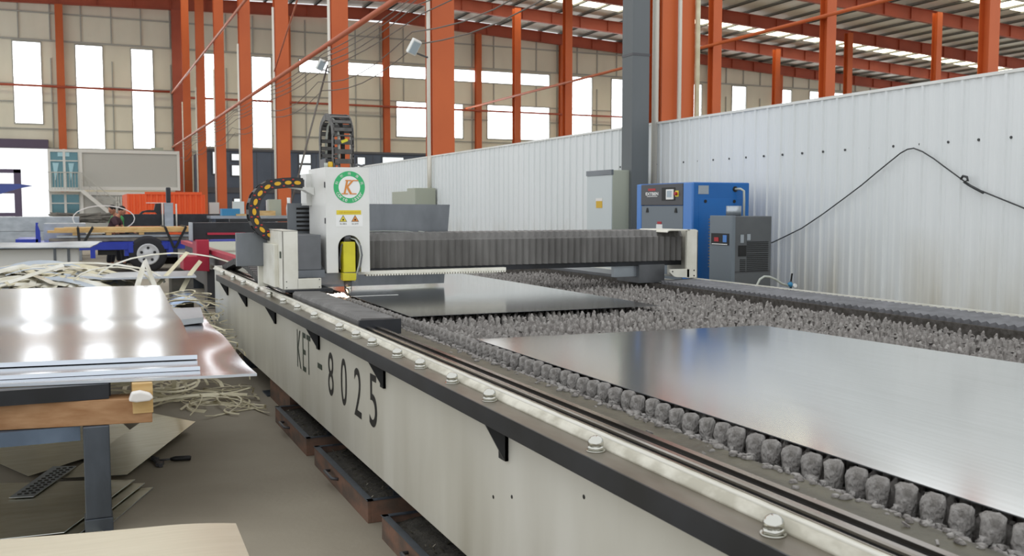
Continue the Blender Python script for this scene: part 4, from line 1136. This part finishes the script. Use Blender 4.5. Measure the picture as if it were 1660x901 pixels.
b.add(vs, fs, True); o = b.build('plastic_film', 'film'); sl = o.modifiers.new('s', 'SOLIDIFY'); sl.thickness = .003
tag(o, 'curl of bluish protective film by the far end of the bed', 'film')

# ------------------------------------------------------------------ background: second and third cutting machines
t = thing('red_cutting_machine', 'black and crimson cutting machine beyond the scrap heap, behind the white bed', 'cutting machine', (3.4, 16, 0))
MB().box(1.95, 12.2, .25, 4.9, 21, .86).build('bed', 'dark_fascia', t)
MB().box(1.87, 12.2, .86, 2.0, 21, .93).build('bed_rail', 'laser_red', t)
MB().box(1.90, 12.2, .62, 1.95, 21, .68).build('side_rail', 'rail_steel', t)
MB().box(2.02, 12.3, .87, 4.8, 20.9, .9).build('bed_top', 'cabinet_beige', t)
for y in (12.6, 16, 20): MB().box(2.0, y, 0, 2.2, y+.25, .25).build('foot', 'leg_steel', t)
MB().prism([(1.44, .63), (1.83, .60), (1.83, 1.10), (1.64, 1.10), (1.64, .845), (1.46, .845), (1.44, .83)], 'y', 15.8, 16.4).build('end_block', 'laser_red', t, bevel=.01)
MB().box(1.60, 16.05, 1.10, 3.9, 16.35, 1.365).build('gantry_beam', 'black_steel', t, bevel=.006)
MB().box(1.585, 16.0, 1.08, 1.61, 16.4, 1.37).build('beam_end', 'galv', t)
MB().bar((1.83, 16.0, 1.19), (2.42, 16.0, 1.185), .04, .035).build('beam_stripe', 'laser_red', t)
b = MB(); b.bar((2.2, 16.2, 1.40), (3.6, 16.2, 1.40), .1, .05); b.build('cable_tray', 'chain_black', t)
MB().box(1.8, 15.9, .0, 2.0, 16.3, .62).build('end_leg', 'dark_fascia', t)
t = thing('dark_cutting_machine', 'black gantry cutting machine with upright mast in front of the orange container', 'cutting machine', (3, 30, 0))
MB().box(1.0, 30, 1.07, 5.2, 30.5, 1.42).build('gantry_beam', 'black_steel', t)
MB().box(1.1, 29, .2, 5.1, 36, .95).build('bed', 'leg_steel', t)
MB().box(1.0, 30, 0, 1.25, 30.5, 1.08).build('gantry_leg', 'black_steel', t); MB().box(4.95, 30, 0, 5.2, 30.5, 1.08).build('gantry_leg', 'black_steel', t)
MB().box(2.22, 29.75, .98, 2.46, 30.0, 1.75).build('head_housing', 'galv', t)
MB().box(2.28, 29.8, 1.75, 2.41, 29.95, 2.2).build('mast', 'black_steel', t, bevel=.03)
MB().tube([(2.17, 29.8, 1.0), (2.17, 29.8, 1.75)], .025, 6).build('guard_rod', 'pipe_white', t); MB().tube([(2.55, 29.8, 1.0), (2.55, 29.8, 1.72)], .025, 6).build('guard_rod', 'pipe_white', t)
MB().prism([(1.55, 1.42), (1.62, 1.5), (1.78, 1.54), (1.96, 1.54), (2.0, 1.72), (2.16, 1.74), (2.16, 1.42), (2.05, 1.42), (2.0, 1.47), (1.7, 1.47), (1.62, 1.42)], 'y', 30.1, 30.3).build('cable_chain', 'chain_black', t)
MB().box(1.15, 29.0, .95, 4.9, 29.9, 1.0).build('bed_top', 'galv', t)

# ------------------------------------------------------------------ blue trailer with strapped timber
t = thing('flatbed_trailer', 'blue flatbed trailer carrying timber, with one visible wheel', 'trailer', (.8, 26, 0))
MB().box(-1.43, 25.5, .69, 4.2, 27.4, .77).build('deck', 'truck_blue', t)
MB().box(-1.0, 25.46, .58, 4.2, 25.52, .72).build('side_rail', 'truck_blue', t)
MB().box(-1.43, 25.5, .77, -.95, 27.3, .86).build('tool_box', 'truck_blue', t)
b = MB(); b.prism([(-1.0, .77), (-.90, .77), (-.90, 1.05), (-.95, 1.2), (-.93, 1.25), (-.99, 1.25), (-1.0, 1.1)], 'y', 25.5, 25.56); b.build('stake', 'truck_blue', t)
for x in (.23, 1.09, 2.02): MB().box(x-.05, 25.44, .38 if x < 1 else .5, x+.06, 25.5, .76).build('bracket', 'truck_blue', t)
MB().box(.95, 25.5, .42, 2.02, 25.9, .58).build('wheel_guard', 'truck_blue', t)
MB().box(.35, 25.6, .45, .75, 25.9, .62).build('battery_box', 'black', t)
MB().box(2.2, 25.55, .18, 4.1, 25.6, .6).build('side_panel', 'office_grey', t)
w_ = MB(); w_.lathe([(.25, -.10), (.38, -.11), (.44, -.07), (.455, 0), (.44, .07), (.38, .11), (.25, .10)], (1.49, 25.55, .455), 32, axis='y'); w_.build('tyre', 'tyre', t)
w_ = MB(); w_.lathe([(.265, -.09), (.265, -.120), (.23, -.120), (.2, -.106), (.12, -.108), (.1, -.13), (.001, -.13)], (1.49, 25.55, .455), 28, axis='y'); rim = w_.build('rim', 'rim', t)
for k in range(5): MB().lathe([(.035, -.114), (.035, -.06)], (1.49+.16*math.cos(2*PI*k/5+.3), 25.55-.005, .455+.16*math.sin(2*PI*k/5+.3)), 8, axis='y').build('rim_hole', 'tyre', rim)
MB().lathe([(.05, -.115), (.05, -.09)], (1.49, 25.55, .455), 10, axis='y').build('hub', 'tyre', rim)
w_ = MB(); w_.lathe([(.25, -.10), (.38, -.11), (.455, 0), (.38, .11), (.25, .10)], (1.49, 27.2, .455), 24, axis='y'); w_.build('tyre', 'tyre', t)
MB().box(-1.1, 25.8, 0, -.9, 26.0, .69).build('stand', 'leg_steel', t); MB().box(3.8, 25.8, 0, 4.0, 26.0, .69).build('stand', 'leg_steel', t)
LP = [(-.72, 3.0, 25.60, .79, .07, 'scrap_dark', 'lowest grey timber layer on the blue trailer'),
      (-.55, 2.9, 25.62, .875, .06, 'galv', 'grey boards in the middle of the trailer load'),
      (-.75, 2.65, 25.58, 1.0, .055, 'wood_light', 'light timber plank along the near side of the trailer load, lower'),
      (-.60, 2.65, 25.66, 1.056, .06, 'wood_light', 'light timber plank on top of the trailer load'),
      (-.4, 2.6, 26.3, 1.0, .12, 'wood_light', 'timber plank behind, across the far side of the trailer load')]
for i, (x0, x1, y, z, h, m_, lab) in enumerate(LP):
    tag(MB().box(x0, y, z, x1, y+.5, z+h).build('timber_plank', m_, bevel=.004), lab, 'timber')
for i, x in enumerate((-.2, .55, 1.3, 2.1)):
    tag(MB().box(x, 25.6, .935, x+.12, 27.0, 1.0).build('timber_bearer', 'wood_light'), ['leftmost', 'second', 'third', 'rightmost'][i]+' short bearer block under the light planks on the trailer', 'timber')
for i, (xa, xb) in enumerate(((-.08, -.05), (.02, .25), (1.9, 2.1), (2.15, 2.4))):
    top, bot = (xa, xb) if i in (0,) else ((xb, xa) if i in (1, 3) else (xa, xb))
    b = MB(); b.bar((top, 25.42, 1.13), (bot if i < 3 else 2.13, 25.42, .60 if i > 1 else .72), .03, .06); b.bar((top, 25.42, 1.13), (top, 26.9, 1.13), .02, .05)
    tag(b.build('lashing_strap', 'black'), ['leftmost', 'second', 'third', 'rightmost'][i]+' black lashing strap over the trailer load', 'strap')
tag(MB().box(2.0, 25.56, .935, 2.3, 25.62, .99).build('orange_pad', 'container_orange'), 'small orange pad between planks at the right of the trailer', 'pad')
plate('galvanised_sheet', [(-.88, 27.2), (.1, 27.2), (.1, 28.6), (-.88, 28.6)], 1.2, .43, 'galv', 'bright galvanised pack standing at the left end of the trailer', nx=4, ny=4)
# white-wrapped sheet bundle
t = thing('wrapped_bundle', 'white wrapped bundle of sheets with overhanging top sheet, behind the scrap heap', 'bundle', (-.5, 17.5, 0))
MB().box(-1.9, 17, .12, -.05, 19.5, .955).build('bundle', 'office_white', t, bevel=.02)
for x in (-1.6, -.4): MB().box(x, 17, 0, x+.12, 19.5, .12).build('bearer', 'wood_light', t)
for x in (-.42, -.22): MB().box(x, 16.99, .12, x+.04, 17.01, .96).build('strap', 'steel_plate', t)
plate('top_sheet', [(-1.9, 16.8), (.12, 16.8), (.35, 19.6), (-1.9, 19.6)], .98, .015, 'galv', None, nx=10, ny=4, wave=.006, parent=t)
# galvanised panels and bundles beyond
for i, (z0, z1, x1) in enumerate(((0, .45, .0), (.455, .9, .05), (.905, 1.33, -.05))):
    tag(MB().box(-3.2, 32, z0, x1, 34, z1).build('panel_stack', 'galv', bevel=.01), ['bottom', 'middle', 'top'][i]+' layer of silvery galvanised panels stacked by the bright doorway', 'panel stack')
t = thing('profile_bundle', 'grey bundle of thin steel profiles left of the two workers', 'bundle', (.2, 35, 0))
rr = random.Random(4); b = MB()
for k in range(60): b.bar((-.7+rr.uniform(-.3, .4), 35+rr.uniform(0, .8), 1.1+rr.uniform(0, .34)), (1.1+rr.uniform(-.6, .3), 35+rr.uniform(0, .8), 1.1+rr.uniform(0, .34)), .04)
b.build('profiles', 'scrap_dark', t)
for x in (-.4, .9): MB().box(x, 34.95, 0, x+.15, 35.9, 1.1).build('trestle', 'leg_steel', t)
t = thing('work_bench', 'low bench beyond the black gantry carrying boxes and boards', 'bench', (4.8, 28.5, 0))
MB().box(3.3, 28.0, 1.30, 6.4, 28.9, 1.38).build('bench_top', 'galv', t)
for x in (3.35, 6.25): MB().box(x, 28.1, 0, x+.1, 28.8, 1.3).build('leg', 'leg_steel', t)
tag(MB().box(3.62, 28.1, 1.38, 4.12, 28.5, 1.58).build('storage_box', 'teal_box', bevel=.01), 'bright blue box on the bench between orange columns', 'box')
tag(MB().box(4.0, 28.02, 1.38, 4.6, 28.09, 1.43).build('wood_board', 'wood_light'), 'light board on the bench in front of the blue box', 'wood board')
tag(MB().box(4.65, 28.05, 1.38, 5.1, 28.4, 1.52).build('wood_board', 'wood_light'), 'pale timber offcuts piled right of the blue box on the bench', 'wood board')
tag(MB().box(5.0, 28.5, 1.38, 5.35, 28.8, 1.85).build('carton', 'cabinet_beige'), 'beige carton on the bench behind the yellow-dotted chain', 'box')
tag(MB().lathe([(.07, 1.38), (.08, 1.6), (.05, 1.75), (.05, 1.9)], (5.55, 28.4, 0), 10).build('white_bottle', 'white'), 'white bottle standing on the bench beside the orange column', 'bottle')
for i, (x, y) in enumerate(((6.55, 55.3), (6.6, 46.4), (6.6, 37.4), (6.62, 28.5))):
    tag(MB().box(6.44, y-.235, 1.2, 6.96, y-.02, 1.9).build('junction_box', 'cabinet_white', bevel=.01), 'grey junction box on the orange column, '+['farthest', 'third', 'second', 'nearest'][i]+' of the four', 'electrical box', )

# ------------------------------------------------------------------ container offices
t = thing('container_office', 'two-storey white container office with stair beside the bright doorway', 'office container', (2, 67, 0))
for (z0, z1) in ((0, 2.6), (2.7, 5.2)):
    MB().box(.12, 65.1, z0+.1, 5.7, 69, z1-.1).build('wall_panel', 'office_grey', t)
    for x in (0, 5.68): MB().box(x, 65, z0, x+.16, 65.16, z1).build('corner_post', 'office_white', t)
    for z in (z0+.01, z1-.21): MB().box(.02, 64.99, z, 5.82, 65.15, z+.2).build('frame_rail', 'office_white', t)
    # glazed end bay
    MB().box(-1.7, 65.6, z0+.1, 0, 69, z1-.1).build('glazed_bay', 'curtain_teal', t)
    for x in (-1.75, -.92, -.08): MB().box(x, 65.4, z0, x+.14, 65.6, z1).build('mullion', 'office_white', t)
    for z in (z0, z1-.18, z1-.75): MB().box(-1.73, 65.39, z+.005, .04, 65.59, z+(.16 if z != z1-.75 else .07)).build('frame_rail', 'office_white', t)
    for x in (-1.61, -.78): MB().box(x, 65.5, z0+.1, x+.69, 65.55, z1-.1).build('pane', 'teal_glass', t)
MB().box(-1.2, 65.44, 4.75, -.55, 65.49, 5.0).build('bright_pane', 'pane_sky', t)  # pale shapes laid on the glazing as painted sky reflections, not separate panes
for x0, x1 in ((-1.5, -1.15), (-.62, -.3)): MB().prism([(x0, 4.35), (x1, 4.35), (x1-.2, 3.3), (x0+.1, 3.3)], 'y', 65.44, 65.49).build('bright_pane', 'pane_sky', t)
MB().box(-1.75, 64.5, 2.6, .1, 65.4, 2.7).build('balcony_floor', 'office_white', t)
b = MB()
b.bar((-1.75, 64.55, 3.75), (.05, 64.55, 3.75), .06)
x = -1.7
while x < .1: b.bar((x, 64.55, 2.7), (x, 64.55, 3.75), .03); x += .16
b.build('railing', 'office_grey', t)
for y in (64.5, 65.3):
    MB().bar((.1, y, 2.65), (3.0, y, .05), .08, .22).build('stringer', 'office_white', t)
b = MB(); b.bar((.1, 64.5, 3.75), (3.1, 64.5, 1.05), .06); b.bar((.1, 64.5, 3.3), (3.1, 64.5, .6), .03)
for k in range(8): x = .1+k*.42; b.bar((x, 64.5, 2.65-k*.37), (x, 64.5, 3.75-k*.37), .03)
b.build('handrail', 'office_grey', t)
for k in range(12): MB().box(.15+k*.24, 64.5, 2.5-k*.215, .4+k*.24, 65.3, 2.53-k*.215).build('stair_tread', 'galv', t)
for k in range(6): MB().box(2.0+k*.14, 64.9, .8, 2.06+k*.14, 64.96, 2.3).build('window_bar', 'office_white', t)
tag(MB().box(4.2, 65.3, 5.2, 4.9, 66, 5.42).build('air_unit', 'cabinet_beige'), 'small box on the roof of the white container office', 'air unit')
t = thing('orange_container', 'bright orange corrugated shipping container before the container office', 'shipping container', (4, 52, 0))
b = MB(); vs = []; fs = []; x = 2.05; pr = []
while x < 5.5:
    for dx, dy in ((0, 0), (.1, 0), (.14, .05), (.22, .05)): pr.append((x+dx, 50+dy))
    x += .26
n = len(pr)
for (xx, yy) in pr: vs += [(xx, yy, .15), (xx, yy, 2.25)]
for i in range(n-1): fs.append((2*i, 2*i+2, 2*i+3, 2*i+1))
b.add(vs, fs); b.box(2.05, 50.06, .1, 5.5, 56, 2.28); b.build('body', 'container_orange', t)
MB().box(2.85, 49.97, 2.25, 5.5, 50.08, 2.38).build('top_rail', 'container_orange', t); MB().box(2.0, 49.97, .0, 5.5, 50.08, .16).build('bottom_rail', 'container_orange', t)
MB().box(2.9, 49.98, 1.83, 3.9, 50.0, 1.86).build('white_line', 'white', t)
# slate-grey office block inside the hall
t = thing('office_block', 'long slate-grey two-storey office block behind the orange columns', 'office block', (15, 68, 0))
MB().box(7.6, 66, 0, 24.5, 74, 5.45).build('wall', 'office_slate', t)
MB().box(7.6, 65.9, 2.6, 24.5, 66, 2.95).build('band', 'dark_fascia', t); MB().box(7.55, 65.88, 5.35, 24.6, 66, 5.5).build('coping', 'dark_fascia', t)
for x0, x1, z0, z1 in ((8.0, 8.55, 3.85, 5.25), (9.2, 10.0, 4.75, 5.15), (9.2, 10.0, 3.75, 4.4), (13.65, 14.4, 4.65, 5.2), (13.65, 14.4, 3.85, 4.5), (17.7, 18.2, 4.3, 5.1), (19.5, 21.0, 4.3, 5.15), (9.3, 9.9, 1.3, 2.2), (11.4, 12.3, 1.0, 1.7)):
    f = MB().box(x0-.07, 65.93, z0-.07, x1+.07, 65.99, z1+.07).build('window', 'dark_fascia', t)
    MB().box(x0, 65.9, z0, x1, 65.935, z1).build('pane', 'window_office', f)
x = 8.8; b = MB()
while x < 24: b.box(x, 65.985, 0, x+.03, 66.0, 5.3); x += 1.0
b.build('panel_seam', 'dark_fascia', t)
# purple-brown steel frame by the doorway and the blue jib tip at the left border
t = thing('loading_gate', 'purple-brown upright steel gate standing in the bright doorway', 'gate', (-3.0, 45, 0))
for x in (-3.9, -2.5): MB().box(x, 45, 0, x+.26, 45.2, 3.18).build('upright', 'purple_steel', t)
MB().box(-3.9, 45, 3.05, -2.24, 45.2, 3.2).build('top_beam', 'purple_steel', t); MB().box(-3.7, 45, 2.2, -2.5, 45.1, 2.6).build('mid_beam', 'purple_steel', t)
MB().box(-3.7, 45, 1.25, -2.5, 45.1, 1.4).build('mid_beam', 'purple_steel', t)
t = thing('jib_arm', 'pointed blue jib arm reaching in from the left border', 'crane arm', (-1.4, 12, 0))
MB().prism([(-1.5, 1.66), (-.8, 1.755), (-.6, 1.82), (-.485, 1.845), (-.62, 1.865), (-.8, 1.86), (-1.5, 1.9)], 'y', 11.97, 12.03).build('arm', 'blue_plate', t)
MB().box(-1.62, 11.93, 0, -1.48, 12.07, 2.0).build('post', 'blue_plate', t)
MB().box(-1.75, 11.8, 0, -1.35, 12.2, .03).build('base_plate', 'blue_plate', t)

# ------------------------------------------------------------------ the two workers
def limb_mesh(name, nodes, edges, m, parent, sub=2, loc=None):
    me = bpy.data.meshes.new(name); me.from_pydata([n[0] for n in nodes], edges, []); o = bpy.data.objects.new(name, me); COL.objects.link(o)
    sk = o.modifiers.new('skin', 'SKIN'); sk.use_smooth_shade = True
    for i, n in enumerate(nodes):
        v = me.skin_vertices[0].data[i]; v.radius = n[1] if isinstance(n[1], tuple) else (n[1], n[1])
    me.skin_vertices[0].data[0].use_root = True
    if sub: s_ = o.modifiers.new('sub', 'SUBSURF'); s_.levels = sub; s_.render_levels = sub
    bpy.context.view_layer.update()
    dm = bpy.data.meshes.new_from_object(o.evaluated_get(bpy.context.evaluated_depsgraph_get()))
    bpy.data.objects.remove(o)
    b = MB(); b.add([v.co for v in dm.vertices], [tuple(p.vertices) for p in dm.polygons], True)
    return b.build(name, m, parent)
def person(x, y, face, lab, shirt, lean=.35):
    """a standing figure bending forward, hands together at waist height; face = heading angle"""
    Mx = Matrix.Translation((x, y, 0)) @ Matrix.Rotation(face, 4, 'Z')
    P = lambda f, s_, z: tuple(Mx @ Vector((f, s_, z)))      # f forward, s sideways(left +)
    hip = .92; ch = (math.sin(lean)*.38, hip+math.cos(lean)*.38); nk = (math.sin(lean)*.55+.01, hip+math.cos(lean)*.52)
    hd = (nk[0]+.09, nk[1]+.10)
    nodes = [(P(0, 0, hip), (.13, .11)), (P(ch[0]*.5, 0, hip+.2), (.12, .10)), (P(ch[0], 0, ch[1]), (.14, .11)), (P(nk[0], 0, nk[1]), .055), (P(nk[0]+.04, 0, nk[1]+.05), .05)]
    edges = [(0, 1), (1, 2), (2, 3), (3, 4)]
    for s_ in (-1, 1):
        k = len(nodes)
        nodes += [(P(ch[0], .17*s_, ch[1]+.04), .055), (P(ch[0]+.12, .21*s_, ch[1]-.22), .042), (P(ch[0]+.34, .10*s_, ch[1]-.30), .033), (P(ch[0]+.42, .07*s_, ch[1]-.31), (.022, .036)), (P(ch[0]+.46, .065*s_, ch[1]-.315), (.014, .03))]
        edges += [(2, k), (k, k+1), (k+1, k+2), (k+2, k+3), (k+3, k+4)]
        k = len(nodes)
        nodes += [(P(0, .10*s_, hip-.05), .085), (P(.04, .12*s_, .50), .06), (P(-.02, .13*s_, .10), .042), (P(.10, .14*s_, .04), .035)]
        edges += [(0, k), (k, k+1), (k+1, k+2), (k+2, k+3)]
    root = limb_mesh('person', nodes, edges, 'skin', None)
    tag(root, lab, 'person')
    # head with jaw, nose, ears
    hc = Mx @ Vector((hd[0], 0, hd[1]+.03)); r = random.Random(1)
    b = MB(); Hm = Matrix.Translation(hc) @ Matrix.Rotation(face, 4, 'Z') @ Matrix.Rotation(.45, 4, 'Y')
    b.blob((0, 0, 0), .098, .076, .118, r, 16, 12, 0, M=Hm); b.blob((.045, 0, -.06), .05, .05, .05, r, 10, 8, 0, M=Hm)
    b.blob((.10, 0, -.012), .02, .013, .022, r, 8, 6, 0, M=Hm)
    for s_ in (-1, 1): b.blob((0, .078*s_, -.01), .018, .01, .03, r, 8, 6, 0, M=Hm)
    b.build('head', 'skin', root)
    b = MB()
    for s_ in (-1, 1): b.blob((.088, .03*s_, .012), .008, .012, .006, r, 8, 5, 0, M=Hm)
    b.blob((.093, 0, -.05), .006, .022, .005, r, 8, 5, 0, M=Hm); b.build('eyes_and_mouth', 'hair', root)
    b = MB(); b.blob((-.018, 0, .035), .098, .084, .098, r, 14, 10, .03, M=Hm); b.build('hair', 'hair', root)
    # fingers
    b = MB()
    for s_ in (-1, 1):
        base = Vector((ch[0]+.47, .065*s_, ch[1]-.315))
        for q in range(4):
            o_ = base+Vector((0, (q-1.5)*.017, 0)); L = (.06, .075, .08, .065)[q]
            b.tube([tuple(Mx @ o_), tuple(Mx @ (o_+Vector((L*.5, 0, -.005)))), tuple(Mx @ (o_+Vector((L*.8, 0, -.035))))], .008, 6)
        o_ = base+Vector((-.05, -.035*s_, 0)); b.tube([tuple(Mx @ o_), tuple(Mx @ (o_+Vector((.03, -.02*s_, -.01)))), tuple(Mx @ (o_+Vector((.055, -.02*s_, -.02))))], .009, 6)
    b.build('fingers', 'skin', root)
    # shirt and trousers
    n2 = [(P(0, 0, hip-.02), (.155, .135)), (P(ch[0]*.5, 0, hip+.2), (.145, .125)), (P(ch[0], 0, ch[1]), (.165, .13)), (P(nk[0]-.01, 0, nk[1]-.03), .07)]; e2 = [(0, 1), (1, 2), (2, 3)]
    for s_ in (-1, 1):
        k = len(n2); n2 += [(P(ch[0], .18*s_, ch[1]+.04), .075), (P(ch[0]+.09, .21*s_, ch[1]-.15), .065)]; e2 += [(2, k), (k, k+1)]
    limb_mesh('shirt', n2, e2, shirt, root)
    n3 = [(P(0, 0, hip-.02), (.145, .125))]; e3 = []
    for s_ in (-1, 1):
        k = len(n3); n3 += [(P(0, .10*s_, hip-.1), .10), (P(.04, .12*s_, .50), .08), (P(-.02, .13*s_, .12), .07)]; e3 += [(0, k), (k, k+1), (k+1, k+2)]
    limb_mesh('trousers', n3, e3, 'trousers', root)
    for s_ in (-1, 1):
        b = MB(); b.blob(Vector((.06, .135*s_, .05)), .14, .055, .05, r, 12, 8, 0, M=Mx); b.build('shoe', 'black', root)
person(.70, 28.0, -.35, 'worker in dark maroon shirt bending forward behind the trailer', 'shirt_maroon', .42)
person(.98, 28.6, -2.6, 'worker in green shirt standing behind the maroon-shirted one', 'shirt_green', .25)
strip([(.55+.75*math.cos(2*PI*q/24), 27.55, 1.32+.34*math.sin(2*PI*q/24)) for q in range(25)], .025, 'large pale hoop of strapping in front of the two workers', 'paper', (0, -1, 0))
